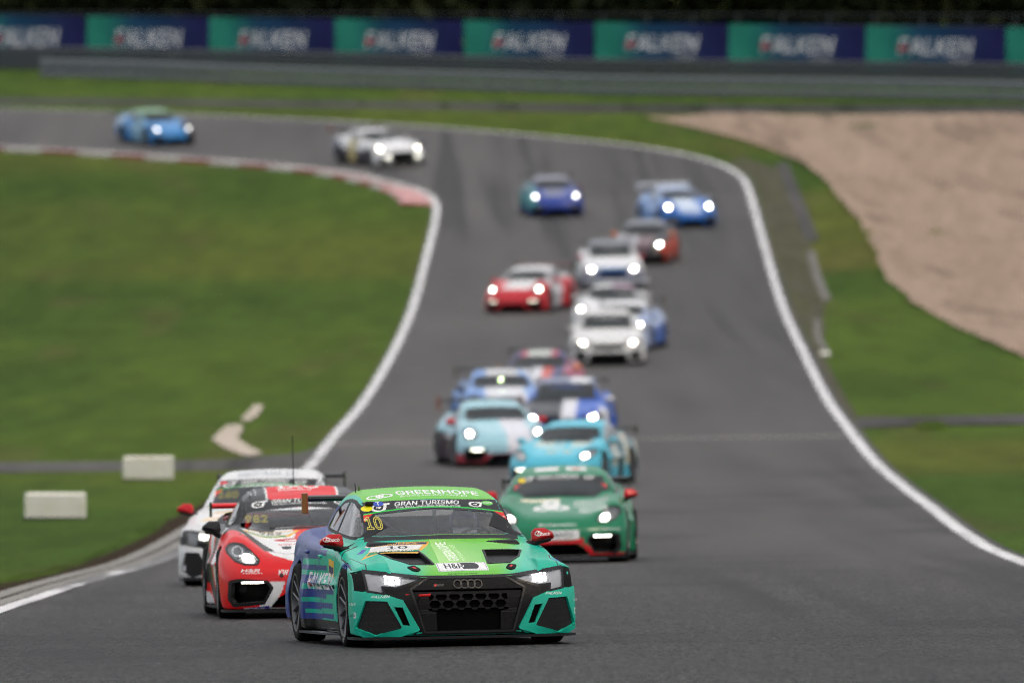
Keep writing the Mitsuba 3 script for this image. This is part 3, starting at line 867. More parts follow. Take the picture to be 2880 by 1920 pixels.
# ---------------------------------------------------------------- small things beside the track
scene['foam_white'] = principled(mikit.proc(lambda p, n, uv: mix((.80, .79, .72), (.70, .67, .55), smoothstep(.40, .75, fbm(p.x * 2.5, p.y * 2.5, p.z * 3.5)))), .7, specular=.25)
for (x0, x1, y0, hh), lab in (((-7.98, -6.99, 186.3, .40), 'dirty white block standing on the grass, the nearer of the two left of the track'), ((-7.38, -6.43, 215.8, .42), 'white block by the access road, the farther of the two left of the track')):
    g_ = float(ground((x0 + x1) / 2, y0))
    key = numbered('marker_block')
    put(f'{key}__block', box(x0, x1, y0 - .25, y0 + .25, g_ - .04, g_ + hh, .035), 'foam_white', smooth=40)
    put(f'{key}__base', box(x0 - .02, x1 + .02, y0 - .27, y0 + .27, g_ - .06, g_ + .012, .01), 'black', smooth=40)
    tag(key, lab, 'marker block', None)
gm = float(ground(7.85, 286))
put('kerb_stone__top', box(7.76, 8.0, 285.6, 286.7, gm - .03, gm + .06, .02), 'foam_white', smooth=40)
put('kerb_stone__foot', box(7.74, 8.02, 285.5, 286.8, gm - .05, gm + .01, .008), 'concrete', smooth=40)
tag('kerb_stone', 'small white stone lying beside the right edge line', 'stone')
r2 = np.random.default_rng(12)
n2 = 260
c2 = np.stack([r2.normal(8.75, .11, n2), r2.normal(237.6, .5, n2)], 1)
hgt_ = r2.uniform(.08, .22, n2)
put('weed', tufts(c2, .13, 6), 'grass')
tag('weed', 'dark clump of weeds at the edge of the right access road', 'plant')


# ---------------------------------------------------------------- what stands on a body: outlines seen from the front (y, z), the side (x, z) or above (y, -x)
def both(g):
    return [g, affinity.scale(g, -1, 1, origin=(0, 0))]


def mirrored(g):
    return unary_union(both(g))


def curve_band(y0, y1, lo, hi, n=24):
    y = np.linspace(y0, y1, n)
    return P(*[(a, lo(a)) for a in y], *[(a, hi(a)) for a in y[::-1]])


def screen_outline(base, side, top):
    """Windscreen outline from its right half: base (y, z), side points and top."""
    h = [*base, *side, *top]
    return P(*h, *[(-a, b) for a, b in h[::-1]])


SEDAN.update(
    screen=screen_outline([(0, .872), (.45, .866)], [(.652, .856), (.60, 1.06), (.565, 1.165)], [(.53, 1.186), (0, 1.197)]),
    see=screen_outline([(0, .905), (.5, .896)], [(.575, .90), (.605, .925), (.57, 1.06)], [(.565, 1.075), (0, 1.125)]),
    banner=(lambda y: 1.135 - .155 * y * y, lambda y: 1.194 - .05 * y * y, .568),
    panes=[P((-1.52, .885), (-1.62, .965), (-2.0, 1.13), (-2.3, 1.185), (-2.58, 1.20), (-2.58, .925), (-2.1, .905)),
           P((-2.63, .928), (-2.63, 1.20), (-2.95, 1.185), (-3.3, 1.10), (-3.55, 1.0), (-3.58, .975), (-3.3, .955))],
    back=screen_outline([(0, 1.03), (.42, 1.03)], [(.50, 1.04), (.42, 1.19)], [(.38, 1.215), (0, 1.235)]),
    lamp=P((.83, .625), (.39, .562), (.415, .54), (.59, .487), (.70, .498), (.69, .443), (.815, .465)), lamp_depth=.032,
    bulbs=[sg.box(.555, .515, .585, .58), sg.box(.60, .512, .64, .588), sg.box(.655, .52, .672, .585)],
    front_panel=P((0, .568), (.40, .568), (.415, .54), (.59, .487), (.70, .498), (.69, .443), (.54, .386), (.41, .147), (.50, .08), (-.50, .08), (-.41, .147), (-.54, .386), (-.69, .443), (-.70, .498), (-.59, .487), (-.415, .54), (-.40, .568)),
    corner=P((.93, .446), (.90, .468), (.54, .386), (.41, .147), (.42, .132), (.65, .083), (.78, .08), (.93, .135)),
    intake=rounded(P((.825, .385), (.665, .377), (.55, .16), (.755, .107), (.895, .165)), .012),
    slot=P((.612, .335), (.545, .329), (.488, .178), (.545, .184)),
    mouth=P((.466, .470), (.32, .553), (-.32, .553), (-.466, .470), (-.363, .128), (.363, .128)), mouth_depth=.05,
    mirror=dict(x=-1.42, y0=.82, y1=1.03, z=.855, arm=(.80, .80)),
    splitter=dict(y=.93, x0=.05, z=.066, back=-.62), skirt=dict(y0=.80, y1=.99, x0=-1.42, x1=-3.2, z=.085),
    wing=dict(x=-4.38, z=1.205, half=.74, chord=.26, end=.17), tyre_w=.255, face=.922, faceR=.942)
COUPE.update(
    screen=screen_outline([(0, .832), (.45, .818)], [(.665, .79), (.62, .95), (.55, 1.065)], [(.50, 1.10), (0, 1.118)]),
    see=screen_outline([(0, .85), (.5, .832)], [(.60, .822), (.625, .85), (.58, .96)], [(.565, 1.0), (0, 1.045)]),
    banner=(lambda y: 1.05 - .19 * y * y, lambda y: 1.113 - .10 * y * y, .545),
    panes=[P((-1.72, .865), (-1.85, .955), (-2.15, 1.075), (-2.45, 1.125), (-2.75, 1.13), (-2.9, 1.115), (-2.95, .90), (-2.3, .88)),
           P((-3.0, .905), (-2.95, 1.105), (-3.2, 1.06), (-3.45, .97), (-3.5, .93))],
    back=screen_outline([(0, .98), (.35, .98)], [(.42, .99), (.36, 1.11)], [(.3, 1.14), (0, 1.16)]),
    lamp=rounded(P((.795, .63), (.80, .665), (.77, .70), (.72, .712), (.65, .70), (.585, .645), (.50, .55), (.495, .525), (.55, .512), (.64, .515), (.73, .55)), .03), lamp_depth=.08, bulb_gap=.03,
    bulbs=[ellipse(.605, .572, .05, .034, 20)], projector=(.695, .632, .055),
    intake=rounded(P((.785, .355), (.69, .372), (.43, .352), (.385, .29), (.465, .143), (.75, .122), (.795, .19)), .02), intake_depth=.12,
    drl=sg.box(.47, .337, .672, .350),
    mouth=P((.235, .245), (.335, .19), (.42, .085), (-.42, .085), (-.335, .19), (-.235, .245)), mouth_depth=.1,
    mirror=dict(x=-1.62, y0=.80, y1=1.0, z=.845, arm=(.76, .74)),
    splitter=dict(y=.86, x0=.05, z=.066, back=-.6), skirt=dict(y0=.78, y1=.93, x0=-1.42, x1=-2.95, z=.085),
    wing=dict(x=-4.2, z=1.04, half=.82, chord=.27, end=.14), tyre_w=.27, face=.885, faceR=.93)
CUP = dict(COUPE, zc=Curve((.2, .46), (-.06, .53), (-.2, .60), (-.45, .67), (-.8, .72), (-1.1, .77), (-1.4, .83), (-1.6, .86), (-2.2, .89), (-2.9, .92), (-3.5, .95), (-4.0, .92), (-4.45, .80), s=.05),
    screen=screen_outline([(0, .875), (.45, .862)], [(.64, .842), (.61, .95), (.55, 1.065)], [(.50, 1.10), (0, 1.118)]),
    lamp=ellipse(.66, .635, .115, .095), bulbs=[ellipse(.66, .635, .042, .042)], projector=None,
    wing=dict(x=-4.3, z=1.21, half=.82, chord=.32, end=.24), faceR=.98, flares=[(-2.95, -3.95, .985, .83, .08), (-.3, -1.45, .935, .73, .06)], face=.93)
GT = {**COUPE, **GT}
GT.update(
    screen=screen_outline([(0, .848), (.45, .835)], [(.70, .80), (.66, .95), (.59, 1.08)], [(.54, 1.13), (0, 1.15)]),
    banner=(lambda y: 1.075 - .19 * y * y, lambda y: 1.145 - .10 * y * y, .58),
    panes=[P((-2.05, .89), (-2.2, 1.0), (-2.5, 1.09), (-2.8, 1.13), (-3.1, 1.12), (-3.1, .91)), P((-3.15, .915), (-3.15, 1.11), (-3.5, 1.02), (-3.65, .95))],
    lamp=rounded(P((.86, .60), (.85, .67), (.76, .69), (.62, .62), (.58, .56), (.66, .545)), .02), bulbs=[ellipse(.72, .615, .06, .04)], projector=None,
    intake=rounded(P((.85, .33), (.60, .33), (.56, .15), (.80, .13)), .02),
    mouth=P((.46, .52), (.50, .20), (.42, .12), (-.42, .12), (-.50, .20), (-.46, .52)), mouth_depth=.1,
    mirror=dict(x=-2.0, y0=.86, y1=1.08, z=.90, arm=(.8, .8)), splitter=dict(y=.98, x0=.08, z=.066, back=-.6), skirt=dict(y0=.85, y1=1.02, x0=-1.5, x1=-3.2, z=.085),
    wing=dict(x=-4.55, z=1.25, half=.90, chord=.3, end=.2), face=.97, faceR=1.0)
CAR = SEDAN
SALOON = dict(SEDAN, lamp_depth=.08, bulb_gap=.032, corner=None, front_panel=None, slot=None, intake=rounded(P((.80, .34), (.58, .33), (.50, .15), (.80, .13)), .02), intake_depth=.08,
    mouth=P((.40, .47), (.36, .52), (.04, .52), (.03, .50), (-.03, .50), (-.04, .52), (-.36, .52), (-.40, .47), (-.36, .40), (.36, .40)), low_mouth=P((.44, .30), (.48, .12), (-.48, .12), (-.44, .30)))


def wheel_meshes(r, w):
    """Tyre, rim and brake disc of a left wheel: outer face on y = 0, axle along y through the origin."""
    k = r * .74
    tyre = lathe_y([(k, -.012), (k + .012, -.004), (r - .045, .0), (r - .02, -.006), (r - .006, -.02), (r, -.045), (r, -w + .045), (r - .01, -w + .015), (r - .05, -w), (k, -w + .01)], 72)
    rim = [lathe_y([(k, -.01), (k + .004, -.004), (k - .014, -.006), (k - .02, -.03), (k - .03, -.12), (k - .03, -w + .02), (k, -w + .02)], 72)]
    rim.append(lathe_y([(.0, -.035), (.045, -.035), (.055, -.05), (.055, -.10), (.0, -.10)], 24))
    for i in range(5):
        for s in (-1, 1):
            a0, a1 = i * 2 * math.pi / 5 + s * .10, i * 2 * math.pi / 5 + s * .34
            p0, p1 = (.05 * math.cos(a0), .05 * math.sin(a0)), ((k - .015) * math.cos(a1), (k - .015) * math.sin(a1))
            rim.append(tm(hull([(p0[0], -.05, p0[1], .012), (p0[0], -.075, p0[1], .012), (p1[0], -.018, p1[1], .009), (p1[0], -.05, p1[1], .009)], 8)))
    disc = lathe_y([(.05, -.11), (k - .06, -.11), (k - .06, -.14), (.05, -.14)], 40)
    return tyre, cat(*rim), disc


def flip(m):
    """Mirror image across y = 0."""
    m = m.copy()
    m.vertices = m.vertices * [1, -1, 1]
    m.invert()
    return m


def wing_meshes(w):
    x, z, b, c = w['x'], w['z'], w['half'], w['chord']
    t = np.linspace(0, 1, 14)
    up, dn = .10 * c * np.sin(np.pi * t ** .6) * (1 - t) + .05 * t * (1 - t) * c, -.06 * c * np.sin(np.pi * t ** .5)
    sec = np.vstack([np.stack([x + c / 2 - c * t, z + up + .10 * c * t * t], 1), np.stack([x + c / 2 - c * t, z + dn + .10 * c * t * t - .006], 1)[::-1][:-1]])
    blade = trimesh.creation.extrude_polygon(sg.Polygon(sec).buffer(.003), 2 * b, engine='earcut')
    blade.vertices = np.stack([blade.vertices[:, 0], b - blade.vertices[:, 2], blade.vertices[:, 1]], 1)
    if blade.volume < 0:
        blade.invert()
    ends = [box(x - c * .58, x + c * .58, s * b - .008, s * b + .008, z - w['end'] * .75, z + w['end'] * .3, .007) for s in (-1, 1)]
    stays = [tm(hull([(x + .05, s * .38, z - .01, .008), (x - .06, s * .38, z - .01, .008), (x + .12, s * .38, .93, .008), (x - .02, s * .38, .93, .008)], 8)) for s in (-1, 1)]
    return blade, ends, stays


def mirror_meshes(m):
    """Cap, base with arm and glass of the left mirror."""
    x, y0, y1, z = m['x'], m['y0'] + .02, m['y1'], m['z']
    cap = tm(hull([(x, y0 + .03, z + .045, .03), (x, y0 + .02, z - .010, .03), (x - .03, y0 + .10, z + .053, .022), (x - .02, y1 - .04, z + .02, .024), (x - .05, y1 - .02, z - .002, .016), (x - .11, y0 + .03, z + .03, .03), (x - .11, y1 - .03, z + .01, .02), (x - .1, y0 + .02, z - .01, .02), (x + .03, y0 + .06, z + .0, .015)], 20))
    base = cat(tm(hull([(x - .01, y0 + .03, z - .035, .028), (x - .03, y1 - .05, z - .02, .02), (x - .10, y0 + .03, z - .03, .025), (x - .10, y1 - .05, z - .02, .016), (x, y0 + .01, z - .055, .015)], 16)),
               tm(hull([(x - .02, y0 + .04, z - .05, .02), (x - .06, y0 + .05, z - .05, .02), (x - .03, m['arm'][0], m['arm'][1], .025), (x - .09, m['arm'][0], m['arm'][1], .025)], 12)))
    return cap, base


def splitter_mesh(s):
    y = np.linspace(-s['y'], s['y'], 41)
    edge = s['x0'] - .10 * (y / s['y']) ** 2 - .22 * np.clip((np.abs(y) - s['y'] + .16) / .16, 0, 1) ** 2
    g = sg.Polygon(list(zip(edge, y)) + [(s['back'], s['y']), (s['back'], -s['y'])]).buffer(0)
    m = trimesh.creation.extrude_polygon(g, .02, engine='earcut')
    m.apply_translation([0, 0, s['z']])
    return m


def skirt_mesh(k):
    """Side blade of the left sill: a flat board that widens towards the rear wheel, with its upturned inner edge."""
    g = P((k['x0'], k['y0']), (k['x0'], k['y1'] - .10), (k['x0'] - .25, k['y1'] - .035), (k['x1'] + .1, k['y1']), (k['x1'], k['y1'] - .02), (k['x1'], k['y0']))
    m = trimesh.creation.extrude_polygon(g, .014, engine='earcut')
    m.apply_translation([0, 0, k['z']])
    return m


_BUILT = {}
scene['lining'] = principled((.008, .008, .0085), .7, specular=.2)


def pick(v, f, n):
    used, f = np.unique(f, return_inverse=True)
    return v[used], f.reshape(-1, 3), n[used]



def car_parts(name, s, h, hollow):
    """All meshes of one kind of car, in its own frame: body and a list of (part, mesh, material, colour slot, options)."""
    if name in _BUILT:
        return _BUILT[name]
    body, house, nose, top = make_body(s)
    lamps, cut = s['lamp'], []
    for g, depth in ((lamps, s['lamp_depth'] + .015), (s['mouth'], s['mouth_depth'] + .02), (s.get('low_mouth'), .12), (s.get('intake') if not s.get('corner') else None, s.get('intake_depth', .1) + .02)):
        if g is not None:
            cut.append((g, depth))
    vents = s.get('vents', [])

    def shaped(x, y, z):
        b0, ay = body(x, y, z), np.abs(y)
        f = b0
        for g, depth in cut:
            f = np.maximum(f, -np.maximum(np.maximum(polygon_sdf(g, ay, z), nose(ay, z) - depth - .35 - x), -depth - b0))
        for g, depth in vents:
            f = np.maximum(f, -np.maximum(np.maximum(polygon_sdf(g, ay, -x), .45 - z), -depth - b0))
        for xa, w in ((s['XA'], .6), (s['XR'], .6)):
            rr = np.sqrt((x - xa) ** 2 + (z - s['R']) ** 2)
            f = smax(f, -np.maximum(rr - s['R'] - .024, w - ay), .012)
        if hollow:
            room = np.maximum(np.maximum(house(x, y, z) + .045, .40 - z), np.maximum(x + 1.25 + .25 * ay, -3.9 - x))
            room = np.maximum(room, ay - .74)
            f = np.maximum(f, -room)
            o = polygon_sdf(s['see'].buffer(-.004), y, z)
            f = np.maximum(f, -np.maximum(o, np.maximum(np.abs(house(x, y, z)) - .09, -2.3 - x)))
            for g in s['panes']:
                f = np.maximum(f, -np.maximum(polygon_sdf(g.buffer(-.006), x, z), np.maximum(np.abs(house(x, y, z)) - .09, .35 - ay)))
            f = np.maximum(f, -np.maximum(polygon_sdf(s['back'].buffer(-.006), y, z), np.maximum(np.abs(house(x, y, z)) - .09, x + 3.0)))
        return f

    t = []
    v_, f_, n_ = nets(shaped, (-s['L'] - .12, 0, .03), (.12, s['hw'] + .14, 1.42), h)
    inner = (body(v_[:, 0], v_[:, 1], v_[:, 2]) < -.009)[f_].sum(1) >= 2
    shell_ = pick(v_, f_[~inner], n_)
    add = lambda part, mesh, mat, slot=None, **k: t.append((part, mesh, mat, slot, k))
    vi, fi, ni = pick(v_, f_[inner], n_)
    add('body_lining', {'type': 'ply', 'filename': meshkit.write_ply((vi, fi), False, normals=ni), 'face_normals': False, 'bsdf': {'type': 'ref', 'id': 'lining'}}, 'lining')
    fine = .05 if hollow else .09
    glass = 'glass' if hollow else 'dark_glass'
    D = lambda g, view='front', off=.003, thick=.012, hh=fine, **k: drape(body, g, view, off, thick, hh, **k)
    add('windscreen', D(s['screen'].buffer(-.012), off=-.004 if hollow else .002, thick=0 if hollow else .01), glass, smooth=True)
    ring = s['screen'].difference(s['see'])
    if hollow:
        add('windscreen_surround', D(ring, off=.001), 'gloss_black', smooth=30)
    lo, hi, half = s['banner']
    add('sun_strip', D(curve_band(-half, half, lo, hi), off=.004, thick=0), 'vinyl', 'strip')
    add('strip_edge', D(curve_band(-half - .02, half + .02, lambda y: lo(y) - .008, lo), off=.0045, thick=0), 'vinyl', 'strip_edge')
    for view in ('left', 'right'):
        for g in s['panes']:
            q = affinity.scale(g, -1, 1, origin=(0, 0)) if view == 'left' else g
            add('side_window', D(q, view, off=-.003 if hollow else .003, thick=0 if hollow else .01), glass, smooth=True)
            if hollow:
                add('window_trim', D(q.buffer(.012).difference(q.buffer(-.012)), view, off=.002), 'black', smooth=30)
    add('rear_window', D(s['back'], 'rear', off=.003, thick=.01), 'dark_glass', smooth=True)
    for sgn, g in zip((1, -1), both(lamps)):
        part = 'headlight'
        add(part + '|housing', D(g, off=-s['lamp_depth'], thick=.01, hh=.03, straight=True), 'vinyl', 'lamp_floor', smooth=True)
        if True:
            add('lamp_trim', D(g.buffer(.010).difference(g.buffer(-.008)), off=.004, thick=.012), 'gloss_black', smooth=30)
        add(part + '|lens', D(g.buffer(-.002), off=.0, thick=0, hh=.03), 'lens', smooth=True)
        for q in s['bulbs']:
            q = affinity.scale(q, sgn, 1, origin=(0, 0))
            add(part + '|bulb', D(q, off=-s.get('bulb_gap', s['lamp_depth'] - .012), thick=.012, hh=.03, straight=True), 'vinyl', 'bulb')
        if s.get('projector') and hollow:
            a, b, r = s['projector']
            add(part + '|projector', D(sg.Point(sgn * a, b).buffer(r).difference(sg.Point(sgn * a, b).buffer(r * .66)), off=-s['lamp_depth'] + .05, thick=.04, straight=True), 'chrome', smooth=30)
            add(part + '|projector_glass', D(sg.Point(sgn * a, b).buffer(r * .6), off=-s['lamp_depth'] + .03, thick=.02, straight=True), 'dark_glass', smooth=30)
    add('grille', D(s['mouth'].buffer(.004), off=-s['mouth_depth'], thick=.01), 'void')
    if s.get('low_mouth'):
        add('lower_grille', D(s['low_mouth'].buffer(.004), off=-.10, thick=.01), 'void')
    if s.get('front_panel'):
        add('front_panel', D(s['front_panel'].difference(s['mouth'].buffer(-.006)), off=.004, thick=.012), 'trim_black', smooth=30)
    for sgn in (1, -1):
        m = lambda g: affinity.scale(g, sgn, 1, origin=(0, 0))
        if s.get('corner'):
            add('bumper_corner', D(m(s['corner'].difference(s['intake']).difference(s['slot'])), off=.028, thick=.06), 'paint', 'corner', smooth=25)
            add('air_intake', D(m(s['intake'].buffer(.006)), off=.006, thick=.012), 'black', smooth=30)
            add('air_slot', D(m(s['slot'].buffer(.004)), off=.005, thick=.01), 'void')
        elif s.get('intake'):
            add('air_intake', D(m(s['intake'].buffer(.004)), off=-s.get('intake_depth', .1), thick=.01), 'void')
            if True:
                add('intake_frame', D(m(s['intake'].buffer(.008).difference(s['intake'].buffer(-.02))), off=.008, thick=.05), 'black', smooth=25)
        if s.get('drl'):
            add('daytime_light', D(m(s['drl']), off=.012, thick=.02), 'vinyl', 'drl')
    for g, depth in vents:
        for sgn in (1, -1):
            q = affinity.scale(g, sgn, 1, origin=(0, 0))
            add('hood_vent', D(q, 'top', off=-depth + .01, thick=.01, hh=.03), 'black')
            add('vent_frame', D(q.buffer(.012).difference(q.buffer(-.006)), 'top', off=.006, thick=.03, hh=.03), 'black', smooth=30)
    cap, base = mirror_meshes(s['mirror'])
    off_ = s.get('mirror_in', 0.0)
    moved = lambda m: trimesh.Trimesh(m.vertices + [0, -off_, .2 * off_], m.faces, process=False)
    for fn in (moved, flip):
        add('mirror|cap', fn(cap), 'paint', 'mirror', smooth=40)
        add('mirror|base', fn(base), 'black', 'mirror_base', smooth=40)
        add('side_skirt', flip(skirt_mesh(s['skirt'])) if fn is flip else skirt_mesh(s['skirt']), 'matte', 'skirt')
    add('splitter', splitter_mesh(s['splitter']), 'black')
    blade, ends, stays = wing_meshes(s['wing'])
    add('rear_wing', blade, 'paint', 'wing', smooth=30)
    for e in ends:
        add('rear_wing|end_plate', e, 'paint', 'end', smooth=30)
    for e in stays:
        add('rear_wing|stay', e, 'black')
    tyre, rim, disc = wheel_meshes(s['R'], s['tyre_w'])
    for x, f in ((s['XA'], s['face']), (s['XR'], s['faceR'])):
        for sgn in (1, -1):
            w = np.diag([sgn, sgn, 1.0, 1.0])
            w[:3, 3] = x, sgn * f, s['R']
            for part, mesh, mat, slot in (('tyre', tyre, 'rubber', None), ('rim', rim, 'rim_metal', None), ('brake_disc', disc, 'black', None)):
                q = mesh.copy()
                q.apply_transform(w)
                add('wheel|' + part, q, mat, slot, smooth=35)
    _BUILT[name] = (shell_, t, body)
    return _BUILT[name]


LAMP = dict(cool=(1.0, .98, .93), warm=(1.0, .95, .78), green=(.75, 1.0, .55))
SHARED = {}


def build_car(key, name, s, h, m, colors, label, category='race car', group=None, hollow=False, livery=None, bodymat='paint', lamp_power=22.0, lit=(True, True), tint='warm', drl=3.0, skip=()):
    """One car: every part an entry of its own under the car's key."""
    shell_, parts, body = car_parts(name, s, h, hollow)
    key = numbered(key)
    col = dict(strip=(.008, .008, .009), strip_edge=(.02, .5, .1), lamp_floor=(.18, .18, .19), panel=(.008, .008, .009), corner=colors['body'], mirror=colors['body'], mirror_base=(.01, .01, .01),
               skirt=(.03, .03, .032), wing=(.012, .012, .012), end=(.012, .012, .012), bulb=(.9, .9, .9), drl=(.9, .9, .9))
    col.update(colors)
    v, f, n = shell_
    if livery is None:
        c = np.tile(np.asarray(colors['body'], float), (len(v), 1))
    else:
        c = np.asarray(livery(v, n), float)
    d = {'type': 'ply', 'filename': meshkit.write_ply((v, f), False, None, None if bodymat != 'paint' else c, normals=n), 'face_normals': False, 'bsdf': {'type': 'ref', 'id': bodymat}}
    put(f'{key}__body', d, None, m)
    made = {}
    seen = {}
    for i, (part, mesh, mat, slot, k) in enumerate(parts):
        if part in skip or part.split('|')[0] in skip:
            continue
        up, _, sub = part.partition('|')
        if sub:
            fresh = (up, seen.get(up, 0) == 0 or {'wheel': 'tyre', 'headlight': 'housing', 'mirror': 'cap', 'rear_wing': ''}.get(up) == sub)
            if up == 'rear_wing':
                where = f'{key}__rear_wing__{sub}'
            else:
                if {'wheel': 'tyre', 'headlight': 'housing', 'mirror': 'cap'}[up] == sub:
                    q = seen.get(up, 0)
                    made[up] = up if q == 0 else f'{up}_{q:03d}'
                    seen[up] = q + 1
                where = f'{key}__{made[up]}__{sub}'
        else:
            where = f'{key}__{up}'
        emit = None
        if slot == 'bulb' and lit[seen['headlight'] - 1]:
            emit = np.array(LAMP[tint]) * lamp_power
        if slot == 'drl' and drl:
            emit = np.array((1.0, .97, .8)) * drl
        color = col[slot] if slot and mat in ('paint', 'vinyl', 'matte', 'gloss_black') else None
        ck = (name, i, None if color is None else tuple(np.round(color, 4)), emit is not None)
        if ck in SHARED and emit is None:
            put(where, SHARED[ck], None, m)
        else:
            kk = put(where, mesh, mat, m, color=color, smooth=k.get('smooth', False), emit=emit)
            if emit is None and kk:
                SHARED[ck] = {a: b for a, b in scene[kk].items() if a != 'to_world'}
    tag(key, label, category, group)
    labels[f'{key}__body_lining'] = dict(kind='stuff')
    return key, body


# ---------------------------------------------------------------- the car in front
SEDAN_LEAD = dict(SEDAN, mirror_in=.07, vents=[(rounded(P((.275, .955), (.60, 1.04), (.53, .71), (.41, .45), (.23, .405)), .01), .05)])
TEAL, GREEN, LIME, BLUE = S(20, 182, 154), S(100, 190, 42), S(164, 216, 118), S(42, 62, 136)
TEAL_DULL = S(20, 150, 132)
lead_at = car_matrix(-.495, 94.506, 9.0, SEDAN['XA'])
_inv = np.linalg.inv(lead_at)


def local(p, inv):
    return [mi.Float(sum(float(inv[r, c]) * p[c] for c in range(3)) + float(inv[r, 3])) for r in range(3)]


def lead_livery(p, n, uv):
    x, y, z = local(p, _inv)
    ay = dr.abs(y)
    # roof and hood: green over teal
    roof = dr.select((z > 1.0) & (x < -2.05) & (ay < .555), 1.0, 0.0)
    t = dr.clip((-x - .15) / 1.15, 0, 1)
    lo, hi = -.36 + .16 * t, .34 + .26 * t
    hood = smoothstep(lo - .12, lo + .10, y) * (1 - smoothstep(hi - .10, hi + .16, y))
    hood = dr.select((x > -1.5) & (z > .56), hood, 0.0)
    c = mix(TEAL, GREEN, dr.maximum(roof, hood))
    e0, e1 = -.19 + .07 * t, .15 + .14 * t
    wedge = dr.select((y > e0) & (y < e1) & (x > -1.4) & (x < -.40), smoothstep(1.0, .0, (y - e0) * 1.6 + .35 * t), 0.0)
    c = mix(c, LIME, wedge * .9)
    # flanks: blue tail broken up by offset bars
    side = (ay > .55) & (z < 1.15) & (x < -1.0)
    edge = -2.45 + 0 * x
    blue = dr.select(x < edge, 1.0, 0.0)
    for z0, z1, a, b, on in ((.865, .93, -2.95, -2.35, 0), (.80, .865, -3.1, -2.2, 1), (.74, .79, -2.6, -2.05, 1), (.66, .71, -3.4, -2.5, 0), (.62, .66, -2.7, -2.0, 1), (.575, .615, -3.5, -2.45, 0),
                             (.42, .50, -2.5, -1.7, 1), (.455, .50, -3.2, -2.3, 0), (.38, .42, -2.5, -2.15, 1), (.345, .385, -3.15, -2.5, 0), (.30, .345, -2.5, -1.8, 1), (.215, .255, -2.55, -1.75, 1), (.25, .285, -3.1, -2.45, 0)):
        k = (z > z0) & (z < z1) & (x > a) & (x < b)
        blue = dr.select(k, float(on), blue)
    blue = dr.select(side, blue, 0.0)
    c = mix(c, BLUE, blue)
    g = dr.select(side, smoothstep(-1.2, -2.4, x) * .35 * (1 - blue), 0.0)
    c = mix(c, TEAL_DULL, g)
    return mi.Color3f(dr.select((z < .20) & (ay > .5) & (x < -1.2), mi.Color3f(.012), c))


scene['lead_paint'] = {'type': 'twosided', 'bsdf': {'type': 'principled', 'base_color': mikit.proc(lead_livery), 'roughness': .28, 'specular': .35, 'clearcoat': .55, 'clearcoat_gloss': .96}}
LEAD, lead_body = build_car('touring_car', 'lead', SEDAN_LEAD, .0135, lead_at,
    dict(body=TEAL, corner=TEAL, mirror=S(190, 8, 16), strip=(.006, .006, .007), strip_edge=S(20, 220, 70), end=S(150, 70, 30), skirt=S(70, 72, 76), lamp_floor=(.34, .35, .38)),
    'teal and green touring car with number 10 leading the field, nearest the camera', category='race car', hollow=True, bodymat='lead_paint', lamp_power=2.6, tint='cool')

WHITE, INK = (.78, .78, .78), (.008, .008, .009)


def decal(car, body, m, part, g, view, color, off=.004, h=.05, thick=0.0, mat='vinyl'):
    return put(f'{car}__{part}', drape(body, g, view, off, thick, h), mat, m, color=color, smooth=False)


def lead_decal(part, g, view, color, off=.004, h=.05, thick=0.0, mat='vinyl'):
    return decal(LEAD, lead_body, lead_at, part, g, view, color, off, h, thick, mat)


def gt_mark(x0, x1, y0, y1):
    """The swept G and T of the sun strip."""
    w, h = x1 - x0, y1 - y0
    arc = affinity.scale(sg.Point(0, 0).buffer(1, 24), 1, 1).difference(sg.Point(.12, 0).buffer(.70, 24)).difference(P((.05, .9), (2, .9), (2, -.15), (.05, -.15)))
    arc = unary_union([affinity.scale(arc, .55, .5, origin=(0, 0)), P((-.1, .12), (.28, .12), (.18, -.10), (.02, -.10), (.06, .0), (-.14, .0)), P((.30, .5), (1.0, .5), (.96, .28), (.74, .28), (.54, -.40), (.30, -.40), (.52, .28), (.28, .28), (.0, .5))])
    a, b, c, d = arc.bounds
    return affinity.affine_transform(arc, [w / (c - a), 0, 0, h / (d - b), x0 - a * w / (c - a), y0 - b * h / (d - b)])


def arc_strip(g, sag=.13):
    """Bends flat lettering with the sun strip, which falls towards both ends."""
    return shapely.transform(g.segmentize(.02), lambda q: np.stack([q[:, 0], q[:, 1] - sag * q[:, 0] ** 2], 1))


def star(cx, cy, r):
    return P(*[(cx + (r if i % 2 == 0 else r * .45) * math.sin(i * math.pi / 5), cy + (r if i % 2 == 0 else r * .45) * math.cos(i * math.pi / 5)) for i in range(10)])


def sun_strip_print(fn, off=.006, s=1.0, z=0.0):
    """Lettering of the sun strip, the same on every car of the series."""
    k_ = fn('strip_lettering', unary_union([arc_strip(fit_text('GRAN TURISMO', -.315 * s, .235 * s, 1.152 + z, 1.186 + z, True, .28), .12),
                                       arc_strip(fit_text('THE REAL DRIVING SIMULATOR', -.315 * s, .235 * s, 1.134 + z, 1.146 + z, True), .12),
                                       arc_strip(gt_mark(-.52 * s, -.35 * s, 1.125 + z, 1.185 + z), .12), arc_strip(gt_mark(.31 * s, .455 * s, 1.137 + z, 1.180 + z), .12)]), 'front', WHITE, off)
    labels[k_] = dict(kind='stuff')


